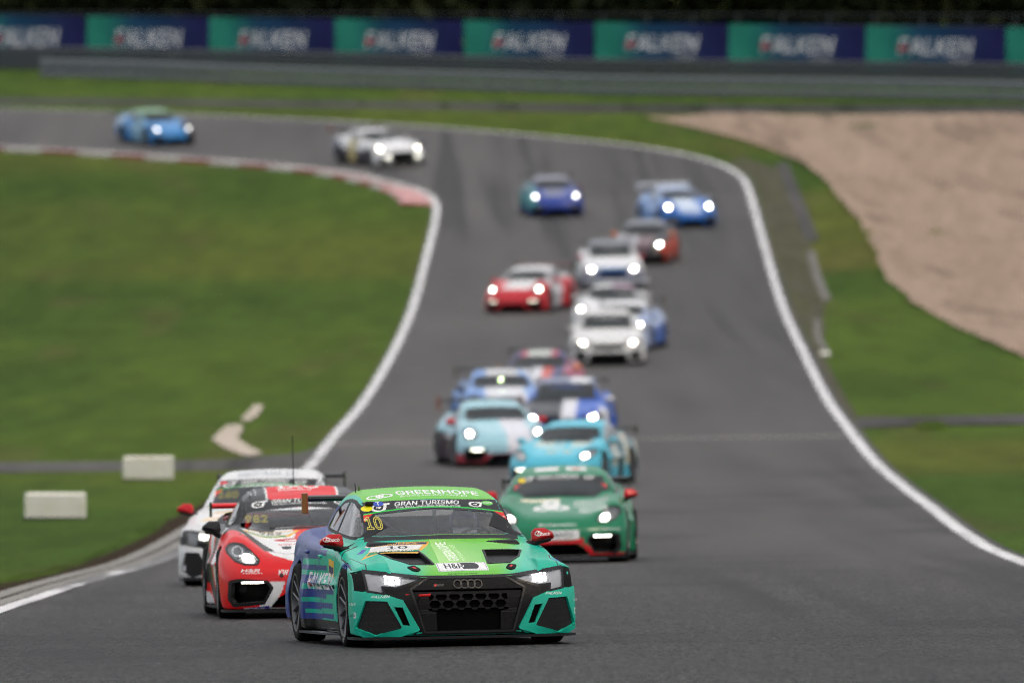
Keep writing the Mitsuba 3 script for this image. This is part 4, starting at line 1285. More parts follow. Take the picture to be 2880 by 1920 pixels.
sun_strip_print(lead_decal)
lead_decal('strip_sticker', ellipse(-.548, 1.125, .047, .023, 8), 'front', S(235, 225, 20), .0065)
lead_decal('strip_sticker', ellipse(-.447, 1.163, .046, .02, 5), 'front', S(30, 70, 180), .0068)
lead_decal('strip_sticker', fit_text('T', -.462, -.432, 1.148, 1.178, True), 'front', WHITE, .008)
lead_decal('strip_sticker', ellipse(.478, 1.150, .05, .018, -4), 'front', S(90, 190, 70), .0075)
lead_decal('strip_sticker', fit_text('GREEN', .44, .52, 1.146, 1.157, True), 'front', WHITE, .009)
for sgn in (-1, 1):
    q = P((sgn * .595, 1.075), (sgn * .51, 1.088), (sgn * .605, 1.015))
    lead_decal('corner_sticker', q, 'front', S(215, 40, 30), .003)
    lead_decal('corner_sticker', affinity.translate(affinity.scale(q, .9, .12, origin=(sgn * .60, 1.04)), 0, -.004).intersection(q), 'front', WHITE, .005)
num = fit_text('10', -.595, -.465, .955, 1.062, True, .0)
lead_decal('window_number', num.buffer(.002).difference(num.buffer(-.004)), 'front', S(222, 205, 80), .003)
# roof
lead_decal('roof_lettering', unary_union([fit_text('GREENHOPE', -.26, .44, 2.185, 2.33, True), fit_text('SPORTS AGAINST CANCER', -.24, .33, 2.125, 2.165)]), 'top', WHITE)
ring = lambda cx, cy, rx, ry, k: ellipse(cx, cy, rx, ry).difference(ellipse(cx, cy, rx - k, ry - k * 1.3))
lead_decal('roof_emblem', unary_union([ring(-.445, 2.20, .075, .06, .018), ring(-.365, 2.215, .075, .06, .018), P((-.44, 2.20), (-.42, 2.185), (-.36, 2.225), (-.38, 2.245))]), 'top', WHITE)
# hood
lead_decal('hood_lettering', unary_union([fit_text('GREENHOPE', -.085, .005, .50, 1.28, True, rot=90)]), 'top', S(235, 245, 225))
lead_decal('hood_lettering', fit_text('SPORTS AGAINST CANCER', .025, .06, .50, 1.20, rot=90), 'top', S(200, 235, 175))
plate = P((-.215, .205), (.205, .215), (.21, .44), (-.21, .43))
lead_decal('sponsor_plate', plate, 'top', (.84, .84, .86), .004, thick=.003)
lead_decal('sponsor_plate', plate.buffer(-.008).difference(plate.buffer(-.012)), 'top', INK, .0052)
hr = [fit_text('H&R', -.15, .01, .255, .40, True)] + [affinity.translate(fit_text(')', .0, .045, .25, .405, True), .028 * i, 0).buffer(.008) for i in range(4)]
lead_decal('sponsor_plate', unary_union(hr), 'top', INK, .0056, h=.03)
lead_decal('team_lettering', fit_text('NEW GENERATION RACING', -.15, .10, .138, .162, True, .4), 'top', (.01, .03, .01))
st = P((-.78, .80), (-.565, 1.375), (-.125, 1.30), (-.29, .86), (-.60, 1.0))
lead_decal('number_panel', st, 'top', S(225, 170, 50), .003)
lead_decal('number_panel', P((-.72, .93), (-.655, 1.10), (-.24, 1.035), (-.29, .93), (-.58, 1.035)), 'top', S(20, 140, 100), .0038)
lead_decal('number_panel', P((-.668, 1.11), (-.615, 1.30), (-.19, 1.235), (-.255, 1.055)), 'top', (.72, .72, .72), .0045)
lead_decal('number_panel', P((-.60, 1.315), (-.575, 1.365), (-.14, 1.29), (-.165, 1.245)), 'top', S(25, 30, 90), .0045)
tilt = lambda g, o: affinity.rotate(g, -8, origin=o)
lead_decal('number_panel', tilt(fit_text('10', -.50, -.33, 1.12, 1.245, True), (-.41, 1.18)), 'top', INK, .0055)
lead_decal('number_panel', tilt(fit_text('DEKRA', -.60, -.30, 1.01, 1.075, True), (-.45, 1.04)), 'top', WHITE, .0055)
lead_decal('number_panel', tilt(fit_text('RAVENOL', -.52, -.22, 1.288, 1.322, True), (-.37, 1.305)), 'top', S(235, 180, 60), .0055)
lead_decal('hood_sticker', P((-.77, 1.10), (-.70, 1.25), (-.66, 1.25), (-.72, 1.10)), 'top', S(70, 80, 170), .004)
lead_decal('hood_sticker', ellipse(-.62, 1.335, .045, .04), 'top', WHITE, .004)
lead_decal('hood_sticker', ring(-.62, 1.335, .038, .032, .009), 'top', S(200, 30, 30), .005)
for sgn in (-1, 1):
    c = rounded(P((sgn * .46, .36), (sgn * .395, .385), (sgn * .355, .27), (sgn * .385, .225), (sgn * .43, .26)), .02)
    lead_decal('hood_pin', c, 'top', (.01, .01, .01), .010, thick=.02, mat='matte')
    lead_decal('hood_pin', affinity.translate(affinity.rotate(sg.box(-.010, -.026, .010, .026), -25 * sgn, origin=(0, 0)), sgn * .405, .305), 'top', S(220, 20, 25), .014)
# flanks and bumper
lead_decal('panel_gap', sg.LineString([(-.838, 1.02), (-.80, .75), (-.79, .50), (-.80, .33)]).buffer(.004), 'top', INK, .003)
lead_decal('panel_gap', sg.LineString([(.838, 1.02), (.80, .75), (.79, .50), (.80, .33)]).buffer(.004), 'top', INK, .003)
for view in ('right', 'left'):
    m = 1 if view == 'right' else -1
    X = lambda g: affinity.scale(g, m, 1, origin=(0, 0))
    flk = sg.LineString
    for ln in ([(-2.70, .86), (-2.69, .68), (-2.30, .42), (-2.36, .25), (-2.38, .2)], [(-1.50, .88), (-1.52, .60), (-1.50, .2)], [(-3.58, .93), (-3.35, .80), (-3.2, .72)], [(-1.42, .82), (-1.2, .72), (-.42, .625)]):
        lead_decal('panel_gap', X(flk(ln).buffer(.0045)), view, INK, .003)
    txt = fit_text('FALKEN', -3.08, -1.58, .455, .60, True, .25)
    if m < 0:
        txt = affinity.translate(affinity.scale(txt, 1, 1), 2 * 2.33, 0)
    lead_decal('side_lettering', txt, view, WHITE, .005)
    lead_decal('side_lettering', X(P((-3.05, .525), (-2.84, .545), (-2.93, .465))), view, S(200, 25, 45), .0065)
    lead_decal('side_sticker', X(P((-1.87, .72), (-1.56, .70), (-1.56, .56), (-1.85, .585))), view, S(225, 175, 40), .004)
    lead_decal('side_sticker', X(P((-1.84, .665), (-1.58, .645), (-1.58, .575), (-1.83, .60))), view, S(40, 45, 90), .005)
    f2 = affinity.rotate(fit_text('FALKEN', -1.12, -.66, .648, .685, True, .4), -3)
    lead_decal('fender_lettering', f2 if m > 0 else affinity.translate(f2, 2 * .89, 0), view, S(40, 90, 180), .004)
    q = box(0, .16, -.012, .028, -.014, .014, .01)
    for hx, hz, hc in ((-3.28, .765, BLUE), (-2.46, .735, TEAL)):
        hm = q.copy()
        hm.apply_translation([hx, -.895 if m > 0 else .878, hz])
        put(f'{LEAD}__door_handle', hm, 'paint', lead_at, color=hc, smooth=40)
for sgn in (-1, 1):
    t1, t2 = fit_text('FALKEN', .64, .78, .402, .421, True, .3), fit_text('FALKEN', .64, .78, .402, .421, True, .3)
    lead_decal('bumper_lettering', t1 if sgn > 0 else affinity.translate(t1, -1.42, 0), 'front', WHITE, .030)
    t3 = fit_text('protrack', .885, .955, .345, .372, True)
    lead_decal('bumper_lettering', t3 if sgn > 0 else affinity.translate(t3, -1.84, 0), 'front', (.6, .75, .72), .030)
    bx = P((.885, .245), (.95, .25), (.955, .295), (.885, .295))
    bx = bx if sgn > 0 else affinity.scale(bx, -1, 1, origin=(0, 0))
    lead_decal('bumper_lettering', bx, 'front', (.55, .7, .66), .030)
    t4 = fit_text('Eibach', sgn * .92 - .028, sgn * .92 + .028, .257, .285, True)
    lead_decal('bumper_lettering', t4, 'front', S(10, 110, 90), .032)
# the mirrors' print
for sgn in (-1, 1):
    mm = mirror_meshes(SEDAN['mirror'])[0]
    mm = trimesh.Trimesh(mm.vertices + [0, -.07, .014], mm.faces, process=False) if sgn > 0 else flip(mm)
    my, mz = (.928 - .07, .014) if sgn > 0 else (-.928, 0.0)
    rays = trimesh.ray.ray_triangle.RayMeshIntersector(mm)
    g = unary_union([fit_text('Eibach', my - .058, my + .058, .866 + mz, .897 + mz, True, .3), ring(my - .048, .884 + mz, .03, .022, .006)])
    v, f = tess(g, .03)
    o = np.stack([v[:, 0] * 0 + 1, v[:, 0], v[:, 1]], 1)
    loc_, ri, _ = rays.intersects_location(o, np.tile([-1., 0, 0], (len(o), 1)), multiple_hits=False)
    xs = np.full(len(v), np.nan)
    xs[ri] = loc_[:, 0]
    ok = ~np.isnan(xs[f]).any(1)
    pts = np.stack([np.nan_to_num(xs) + .003, v[:, 0], v[:, 1]], 1)
    put(f'{LEAD}__mirror' + ('' if sgn > 0 else '_001') + '__print', trimesh.Trimesh(pts, f[ok], process=False), 'vinyl', lead_at, color=WHITE)


# grille: badge panel, rings, honeycomb, towing eye
def honeycomb(inside, px, pz, bar):
    """Bars round elongated hexagons, rows offset by half."""
    cells = []
    x0, z0, x1, z1 = inside.bounds
    for r in range(int((z1 - z0) / pz) + 3):
        for c in range(int((x1 - x0) / px) + 3):
            cx, cz = x0 + (c - .5 * (r % 2)) * px, z1 - r * pz - pz * .3
            a, b = px * .5 - bar, pz * .52 - bar * .6
            cells.append(P((cx - a, cz), (cx - a * .55, cz + b), (cx + a * .55, cz + b), (cx + a, cz), (cx + a * .55, cz - b), (cx - a * .55, cz - b)))
    return inside.difference(unary_union(cells))


lead_decal('grille_panel', P((.462, .468), (.318, .551), (-.318, .551), (-.462, .468)), 'front', (.007, .007, .0075), .004, thick=.05, mat='matte')
lead_decal('grille_frame', SEDAN['mouth'].buffer(.014).difference(SEDAN['mouth'].buffer(-.002)), 'front', (.016, .016, .017), .012, thick=.02)
rings = unary_union([ring(.0 + .056 * (k - 1.5), .505, .037, .037, .008) for k in range(4)])
lead_decal('ring_emblem', rings, 'front', (.016, .016, .017), .016, thick=.014, h=.02, mat='vinyl')
lead_decal('grille_badge', P((-.285, .492), (-.20, .494), (-.198, .512), (-.28, .512)), 'front', (.014, .014, .015), .009, thick=.006)
lead_decal('grille_badge', P((-.278, .493), (-.262, .494), (-.258, .511), (-.274, .511)), 'front', S(225, 20, 30), .0105, thick=.003)
comb = honeycomb(P((.325, .435), (-.325, .435), (-.335, .30), (.335, .30)), .11, .066, .0045)
lead_decal('grille_mesh', comb, 'front', (.010, .010, .0105), -.012, thick=.025, h=.06, mat='matte')
solid = P((.452, .458), (-.452, .458), (-.36, .135), (.36, .135)).difference(P((.325, .435), (-.325, .435), (-.335, .30), (-.27, .285), (-.265, .135), (.265, .135), (.27, .285), (.335, .30)))
lead_decal('grille_blank', solid, 'front', (.007, .007, .0075), -.014, thick=.03, mat='matte')
scales = honeycomb(P((.44, .45), (-.44, .45), (-.365, .145), (.365, .145)), .094, .062, .036).intersection(solid.buffer(-.006))
lead_decal('grille_rib', solid.intersection(unary_union([sg.LineString([(-.46, .30 - .02 * (k % 2)), (.46, .30 - .02 * (k % 2))]).buffer(.004) for k in range(2)])), 'front', (.02, .02, .021), -.010, thick=.01)
put(f'{LEAD}__tow_eye', tube([(-.03, -.405, .425), (.05, -.41, .425), (.085, -.37, .428), (.09, -.33, .43)], .011), 'vinyl', lead_at, color=S(215, 20, 25), smooth=40)
lead_decal('arrow_sticker', P((-.48, .432), (-.52, .437), (-.512, .427)), 'front', S(215, 20, 25), .007)
for sgn in (-1, 1):
    M_ = lambda g: affinity.scale(g, sgn, 1, origin=(0, 0))
    waves = unary_union([sg.LineString([(.54 + .02 * k, .15 + .055 * j + (.012 if k % 2 else -.008)) for k in range(20)]).buffer(.0022) for j in range(5)]).intersection(SEDAN['intake'].buffer(-.012))
    lead_decal('intake_relief', M_(waves), 'front', (.016, .016, .017), .012, thick=.008, mat='vinyl')
    lead_decal('lamp_duct', M_(P((.905, .615), (.838, .628), (.825, .465), (.905, .458))), 'front', (.004, .004, .004), .006, thick=.01, mat='matte')
    lead_decal('duct_lip', M_(P((.925, .622), (.84, .641), (.838, .628), (.906, .613), (.903, .458), (.927, .455))), 'front', TEAL, .016, thick=.03, mat='paint')
lead_decal('hood_lip', sg.LineString([(-.83, .637), (-.6, .606), (-.38, .578), (0, .574), (.38, .578), (.6, .606), (.83, .637)]).buffer(.006), 'front', INK, .003)
# things on the roof and behind
for x, y, k in ((-2.72, -.50, .035), (-2.9, -.14, .03)):
    put(f'{LEAD}__roof_fin', tm(hull([(x, y, 1.26, .008), (x - .05, y, 1.26, .008), (x - .05, y, 1.28 + k, .005), (x - .02, y, 1.28 + k, .005)], 8)), 'paint', lead_at, color=(.06, .12, .02), smooth=30)
put(f'{LEAD}__antenna', tube([(-2.74, -.53, 1.24), (-2.75, -.535, 1.34)], .004, 6), 'black', lead_at)
put(f'{LEAD}__camera_pod', box(-2.06, -1.98, -.555, -.49, 1.16, 1.19, .012), 'black', lead_at, smooth=40)
tyre_txt = affinity.translate(fit_text('FALKEN', 0, 1, 0, 1, True), 0, 0)
v, f = tess(tyre_txt, .1)
for a0 in (60, 240):
    ang = np.radians(a0 + 22 - 44 * v[:, 0])
    rr = SEDAN['R'] * (.80 + .10 * v[:, 1])
    pts = np.stack([SEDAN['XA'] + rr * np.cos(ang) * -1, np.full(len(v), -SEDAN['face'] - .004), SEDAN['R'] + rr * np.sin(ang)], 1)
    put(f'{LEAD}__tyre_lettering', trimesh.Trimesh(pts, f[:, ::-1], process=False), 'vinyl', lead_at, color=(.5, .5, .5))
for k, (x0, x1) in enumerate(((-2.75, -2.6), (-2.35, -2.05), (-1.75, -1.6))):
    g = sg.box(x0, .88, x1, .945) if k == 1 else fit_text('HR RAVENOL'.split()[k // 2], x0, x1, .885, .94, True)
    vv, ff = tess(g, .2)
    put(f'{LEAD}__skirt_print', trimesh.Trimesh(np.stack([vv[:, 0], -vv[:, 1], vv[:, 0] * 0 + .102], 1), ff[:, ::-1], process=False), 'vinyl', lead_at, color=(.5, .5, .52))
# cabin
put(f'{LEAD}__dashboard', tm(hull([(-1.35, -.6, .80, .05), (-1.35, .6, .80, .05), (-1.75, -.62, .84, .05), (-1.75, .62, .84, .05), (-1.7, -.62, .6, .05), (-1.7, .62, .6, .05)], 12)), 'black', lead_at, smooth=40)
put(f'{LEAD}__roll_cage', cat(tube([(-1.6, -.66, .75), (-1.95, -.56, 1.07), (-2.2, -.52, 1.15), (-2.7, -.52, 1.19)], .022), tube([(-1.6, .66, .75), (-1.95, .56, 1.07), (-2.2, .52, 1.15), (-2.7, .52, 1.19)], .022),
    tube([(-2.7, -.62, .5), (-2.7, -.55, 1.1), (-2.7, -.45, 1.19), (-2.7, .45, 1.19), (-2.7, .55, 1.1), (-2.7, .62, .5)], .022), tube([(-2.7, -.5, 1.1), (-2.7, .6, .5)], .02), tube([(-2.1, -.5, 1.12), (-2.1, .5, 1.12)], .02)), 'matte', lead_at, color=(.10, .10, .11), smooth=40)
put(f'{LEAD}__seat', tm(hull([(-2.5, .12, .45, .06), (-2.5, .62, .45, .06), (-2.62, .16, 1.0, .05), (-2.62, .58, 1.0, .05), (-2.3, .14, .42, .05), (-2.3, .6, .42, .05)], 12)), 'black', lead_at, smooth=40)
put(f'{LEAD}__steering_wheel', tube([(-1.98 + .05 * math.sin(a), .37 + .16 * math.cos(a), .80 + .14 * math.sin(a)) for a in np.linspace(0, 2 * math.pi, 28)], .015), 'black', lead_at, smooth=40)


def soft(man, n=12, edge=.025):
    q = tm(man.refine_to_length(edge))
    q = trimesh.Trimesh(q.vertices, q.faces, process=True)
    return trimesh.smoothing.filter_taubin(q, iterations=n)


def limb(*s):
    return sum((hull([a, b], 16) for a, b in zip(s[:-1], s[1:])), m3.Manifold())


DRIVER = 'person'
torso = limb((-2.42, .37, .46, .15), (-2.44, .37, .66, .16), (-2.44, .37, .80, .13), (-2.43, .37, .88, .065), (-2.42, .37, .93, .06))
torso += hull([(-2.43, .20, .80, .07), (-2.43, .54, .80, .07), (-2.42, .28, .70, .1), (-2.42, .46, .70, .1)], 16)
for sgn in (-1, 1):
    torso += limb((-2.42, .37 + sgn * .18, .80, .062), (-2.25, .37 + sgn * .25, .66, .05), (-2.02, .37 + sgn * .17, .80, .036))
    torso += limb((-2.03, .37 + sgn * .165, .80, .034), (-1.99, .37 + sgn * .15, .83, .028), (-1.965, .37 + sgn * .145, .86, .02))
    torso += limb((-2.40, .37 + sgn * .09, .47, .085), (-2.0, .37 + sgn * .12, .56, .07), (-1.75, .37 + sgn * .12, .45, .05))
put(f'{DRIVER}__body', soft(torso), 'matte', lead_at, color=S(35, 45, 75), smooth=True)
helm = tm(hull([(-2.36, .33, .985, .118), (-2.40, .33, .99, .122), (-2.32, .33, .925, .085), (-2.40, .33, .92, .09), (-2.29, .33, .90, .05)], 40))
put(f'{DRIVER}__helmet', helm, 'paint', lead_at, color=S(55, 65, 120), smooth=True)
put(f'{DRIVER}__visor', tm(hull([(-2.33, .33, .975, .108), (-2.325, .33, 1.0, .104)], 40) ^ m3.Manifold.cube((.3, .2, .075)).translate((-2.32, .23, .945))), 'dark_glass', lead_at, smooth=40)
put(f'{DRIVER}__helmet_chin_bar', tm(hull([(-2.285, .33, .905, .062), (-2.30, .28, .905, .055), (-2.30, .38, .905, .055)], 24)), 'paint', lead_at, color=(.6, .62, .65), smooth=True)
tag(DRIVER, 'person in helmet with white chin guard at the wheel of the teal and green car', 'person')


# ---------------------------------------------------------------- the field behind
def region(v, *tests):
    out = np.ones(len(v), bool)
    for t in tests:
        out &= t
    return out


def tone(base):
    return lambda v, n: np.tile(np.asarray(base, float), (len(v), 1))


RED, BLK, GRN = S(218, 8, 14), (.010, .010, .011), S(0, 120, 82)


def red_livery(v, n):
    x, y, z = v.T
    c = np.tile(np.array(RED), (len(v), 1))
    w = np.array((.74, .74, .75))
    k = -x
    wl = np.interp(k, [.15, .3, .6, 1.0, 1.4], [.16, .36, .50, .66, .72])
    top = (n[:, 2] > .35) & (x > -1.55) & (z > .5)
    c[top & (np.abs(y) < wl)] = w
    c[top & (np.abs(y) < np.interp(k, [.9, 1.0, 1.5], [0, .2, .6])) & (y > -.12)] = RED
    for sgn in (-1, 1):
        yy = sgn * y
        cen = np.interp(k, [.45, .8, 1.2, 1.5], [.40, .52, .66, .74])
        c[top & (k > .42) & (np.abs(yy - cen) < .055)] = BLK
    v_band = (x > -.35) & (z < .345) & (z > .08) & (np.abs(np.abs(y) - np.interp(z, [.08, .345], [.46, .34])) < .075)
    c[v_band] = w
    roofside = (z > .80) & (x < -1.35) & (np.abs(y) > np.interp(z, [1.1, 1.2], [.3, .43]))
    c[roofside] = BLK
    c[(x < -1.5) & (z > .95) & (np.abs(y) > .34) & (n[:, 2] > .5)] = BLK
    c[(x < -1.9) & (z > 1.08) & (np.abs(y) <= .36) & (np.abs(y) > .33)] = w
    c[(np.abs(y) > .6) & (x < -1.3) & (z < .85) & (np.sin(x * 5 + z * 9) > .2)] = BLK
    c[(np.abs(y) > .6) & (x < -1.3) & (z < .85) & (np.sin(x * 5 + z * 9) < -.6)] = w
    return c


red_m = car_matrix(-1.933, 108.73, 3.5, COUPE['XA'])
REDCAR, red_body = build_car('sports_car', 'coupe_near', COUPE, .016, red_m, dict(body=RED, mirror=BLK, wing=RED, end=BLK, lamp_floor=(.10, .11, .12), strip_edge=BLK),
    'red, white and black sports car with number 982 right behind the leader on the left', hollow=True, livery=red_livery, lamp_power=6, drl=2.5)
rd = lambda part, g, view, color, off=.004, h=.05, thick=0.0, mat='vinyl': decal(REDCAR, red_body, red_m, part, g, view, color, off, h, thick, mat)
sun_strip_print(rd, .006, .96, -.072)
n982 = fit_text('982', -.57, -.36, .895, .965, True)
rd('window_number', n982.buffer(.001).difference(n982.buffer(-.005)), 'front', S(165, 155, 80), .003)
rd('roof_panel', P((-.32, 2.30), (.32, 2.30), (.31, 2.95), (-.31, 2.95)), 'top', RED, .003)
rd('roof_lettering', unary_union([fit_text('IXO', -.23, .18, 2.44, 2.80, True), fit_text('MODELS', -.22, .10, 2.34, 2.40, True)]), 'top', WHITE, .005)
rd('roof_lettering', unary_union([fit_text('jade', -.52, -.48, 2.32, 2.75, True, rot=90), fit_text('racing', -.46, -.43, 2.30, 2.75, rot=90)]), 'top', WHITE, .004)
rd('number_panel', P((-.62, 1.16), (-.55, 1.36), (-.06, 1.42), (-.18, 1.14), (-.4, 1.10)), 'top', S(225, 175, 50), .003)
rd('number_panel', P((-.585, 1.22), (-.545, 1.34), (-.10, 1.385), (-.19, 1.22)), 'top', (.7, .7, .7), .004)
rd('number_panel', P((-.58, 1.17), (-.575, 1.21), (-.20, 1.205), (-.21, 1.15), (-.4, 1.12)), 'top', S(30, 150, 90), .004)
rd('number_panel', fit_text('982', -.46, -.24, 1.23, 1.36, True), 'top', INK, .005)
rd('number_panel', fit_text('DEKRA', -.50, -.27, 1.155, 1.20, True), 'top', WHITE, .005)
rd('hood_lettering', unary_union([fit_text('www.ck-modelcars.de', -.30, .30, .70, .80, True), ellipse(0, .98, .33, .10).difference(ellipse(.02, .97, .25, .055)), fit_text('ck', -.12, .1, .93, 1.03, True)]), 'top', S(190, 20, 25), .004)
rd('hood_lettering', unary_union([fit_text('Onlineshop', -.13, .25, .52, .62), P((-.27, .64), (-.18, .64), (-.18, .52), (-.225, .48), (-.27, .52))]), 'top', INK, .004)
rd('nose_lettering', unary_union([fit_text('H&R', -.68, -.50, .44, .47, True, .2), fit_text('FEDERN', -.66, -.48, .425, .435, True), fit_text('KW', -.33, -.23, .41, .46, True, .2)]), 'front', WHITE, .004)
rd('nose_sticker', P((-.74, .095), (-.42, .125), (-.42, .085), (-.74, .072)), 'front', S(50, 40, 140), .006)
rd('nose_sticker', P((-.745, .096), (-.70, .102), (-.71, .074), (-.745, .07)), 'front', S(235, 200, 30), .0075)
rd('nose_sticker', fit_text('MICHELIN', -.66, -.46, .092, .110, True, .2), 'front', WHITE, .0075)
rd('hood_pin', sg.Point(.0 + .09, 1.12).buffer(.035).difference(sg.Point(.09, 1.12).buffer(.018)), 'top', INK, .006, thick=.01)
rd('hood_pin', sg.Point(-.38, .50).buffer(.014), 'top', INK, .006, thick=.01)
rd('panel_gap', sg.LineString([(-.66, .95), (-.52, .62), (-.38, .40), (-.22, .33), (0, .31), (.22, .33), (.38, .40), (.52, .62), (.66, .95)]).buffer(.005), 'top', INK, .003)
rd('tow_eye', sg.Point(-.30, .405).buffer(.018), 'front', (.03, .01, .01), .012, thick=.02)
put(f'{REDCAR}__antenna', tube([(-2.95, -.05, 1.22), (-2.99, -.05, 1.72)], .005, 6), 'black', red_m)
put(f'{REDCAR}__antenna', tube([(-2.3, -.50, 1.10), (-2.33, -.51, 1.22)], .005, 6), 'black', red_m)
put(f'{REDCAR}__wiper', tube([(-1.5, -.35, .84), (-1.55, -.1, .855), (-1.58, .25, .86)], .008, 6), 'black', red_m)
put(f'{REDCAR}__roll_cage', cat(tube([(-2.75, -.55, .5), (-2.75, -.46, 1.08), (-2.75, 0, 1.14), (-2.75, .46, 1.08), (-2.75, .55, .5)], .022), tube([(-1.75, -.6, .6), (-2.1, -.52, 1.0), (-2.5, -.46, 1.12)], .02), tube([(-1.75, .6, .6), (-2.1, .52, 1.0), (-2.5, .46, 1.12)], .02), tube([(-2.74, -.45, .95), (-2.74, .45, .95)], .03)), 'matte', red_m, color=S(190, 20, 25), smooth=40)
put(f'{REDCAR}__dashboard', tm(hull([(-1.6, -.55, .76, .04), (-1.6, .55, .76, .04), (-1.95, -.6, .80, .05), (-1.95, .6, .80, .05), (-1.9, -.6, .5, .05), (-1.9, .6, .5, .05)], 12)), 'black', red_m, smooth=40)
put(f'{REDCAR}__seat', tm(hull([(-2.5, .10, .40, .06), (-2.5, .55, .40, .06), (-2.62, .14, .95, .05), (-2.62, .52, .95, .05)], 12)), 'black', red_m, smooth=40)

# the white saloon on the left: same kind as the leader
white_m = car_matrix(-2.83, 129.9, -2.5, SEDAN['XA'])
WHITECAR, white_body = build_car('touring_car', 'saloon_mid', SEDAN, .024, white_m,
    dict(body=(.70, .71, .73), corner=(.70, .71, .73), mirror=S(200, 8, 22), strip_edge=S(30, 190, 70), lamp_floor=(.10, .11, .12), panel=(.012, .012, .013)),
    'white touring car with red mirrors and green edged sun strip behind the red car', lamp_power=.8)
wd = lambda part, g, view, color, off=.004, h=.08, thick=0.0, mat='vinyl': decal(WHITECAR, white_body, white_m, part, g, view, color, off, h, thick, mat)
sun_strip_print(wd)
wd('strip_sticker', P((-.56, 1.13), (-.47, 1.145), (-.49, 1.175), (-.555, 1.16)), 'front', S(215, 20, 40), .007)
wd('corner_sticker', P((-.60, 1.06), (-.51, 1.088), (-.60, 1.0)), 'front', S(225, 60, 40), .004)
wd('roof_lettering', fit_text('REPABLIC', -.36, .34, 2.14, 2.34, True), 'top', S(150, 155, 165), .004)
wd('number_panel', P((-.72, .82), (-.565, 1.33), (-.125, 1.28), (-.29, .86)), 'top', S(220, 190, 110), .003)
wd('number_panel', P((-.66, .95), (-.575, 1.25), (-.19, 1.2), (-.29, .95)), 'top', S(235, 225, 225), .004)
wd('lamp_duct', P((-.905, .615), (-.838, .628), (-.825, .465), (-.905, .458)), 'front', (.006, .006, .006), .006)
wd('window_number', fit_text('160', -.56, -.33, .985, 1.06, True).buffer(.003).difference(fit_text('160', -.56, -.33, .985, 1.06, True).buffer(-.008)), 'front', S(130, 125, 60), .004)

# sports cars of the mid field
def green_livery(v, n):
    x, y, z = v.T
    c = np.tile(np.array(GRN), (len(v), 1))
    lip = (x > -.5) & (z < .33) & (z > .06)
    c[lip & (np.abs(np.abs(y) - np.interp(z, [.08, .20, .26], [.47, .39, .28])) < .05)] = S(215, 25, 40)
    c[lip & (z > .245) & (z < .29) & (np.abs(y) < .28)] = S(215, 25, 40)
    c[(x > -.5) & (z < .13) & (np.abs(y) > .44)] = S(200, 25, 40)
    return c


green_m = car_matrix(.61, 145.0, -2.0, COUPE['XA'])
GREENCAR, green_body = build_car('sports_car', 'coupe_mid', COUPE, .024, green_m, dict(body=GRN, mirror=S(215, 10, 25), wing=BLK, strip_edge=BLK, lamp_floor=(.10, .11, .11)),
    'green sports car with red front lip and red mirrors on the right behind the leader', livery=green_livery, lamp_power=11, drl=2.5)
gd = lambda part, g, view, color, off=.004, h=.08, thick=0.0, mat='vinyl': decal(GREENCAR, green_body, green_m, part, g, view, color, off, h, thick, mat)
sun_strip_print(gd, .006, .96, -.072)
gd('strip_sticker', ellipse(-.50, 1.045, .05, .03), 'front', S(235, 205, 20), .007)
for sgn in (-1, 1):
    gd('corner_sticker', P((sgn * .585, .985), (sgn * .50, 1.01), (sgn * .59, .93)), 'front', S(225, 70, 70), .004)
gd('hood_emblem', unary_union([ellipse(-.10, 1.16, .115, .17), ellipse(-.20, .78, .125, .19), ellipse(.02, .78, .125, .19), ellipse(-.10, .96, .12, .16)]).difference(unary_union([ellipse(-.10, 1.14, .035, .06), ellipse(-.20, .78, .045, .07), ellipse(.02, .78, .045, .07)])), 'top', WHITE, .004)
gd('number_panel', P((-.52, 1.22), (-.46, 1.40), (.02, 1.40), (-.03, 1.24)), 'top', S(225, 215, 190), .003)
for j, (t_, y0, y1) in enumerate((('DREIFACH', .14, .52), ('STROTMANN', .12, .55), ('partner', .20, .52), ('REIFEN', .22, .55))):
    gd('hood_lettering', fit_text(t_, y0 + .06, y1 + .08, 1.25 - .22 * j - .15, 1.25 - .22 * j, True), 'top', WHITE, .004)
gd('nose_lettering', fit_text('#vianello', -.24, .24, .475, .505, True), 'front', WHITE, .004)
gd('nose_lettering', fit_text('ADAC', .57, .80, .415, .44, True), 'front', WHITE, .005)
gd('sponsor_plate', P((-.24, .30), (.28, .31), (.28, .42), (-.24, .415)), 'front', (.84, .84, .86), .006, thick=.004)
gd('sponsor_plate', fit_text('H&R|||', -.16, .20, .325, .40, True), 'front', INK, .009)
gd('roof_panel', P((-.34, 2.26), (-.04, 2.24), (-.04, 2.45), (-.34, 2.45)), 'top', WHITE, .003)
gd('roof_panel', P((.06, 2.24), (.32, 2.27), (.32, 2.46), (.06, 2.45)), 'top', WHITE, .003)
gd('roof_panel', ellipse(.19, 2.33, .06, .04), 'top', S(200, 60, 50), .0045)
gd('nose_sticker', P((.45, .125), (.72, .10), (.72, .07), (.45, .085)), 'front', S(110, 80, 170), .006)
gd('nose_sticker', P((.42, .15), (.50, .125), (.50, .085), (.42, .10)), 'front', S(220, 120, 30), .007)


def stripes(base, *rules):
    """Livery: base colour, then for each rule (test(x, y, z, n), colour)."""
    def fn(v, n):
        c = np.tile(np.asarray(base, float), (len(v), 1))
        for t, col in rules:
            c[t(*v.T, n)] = col
        return c
    return fn


hood = lambda x, z, n: (n[:, 2] > .4) & (x > -1.6) & (z > .5)
roof = lambda x, z, n: (n[:, 2] > .5) & (x < -1.9) & (z > 1.05)
W, NAVY, SKY, PALE = (.70, .71, .74), S(38, 42, 96), S(82, 190, 216), S(158, 204, 218)


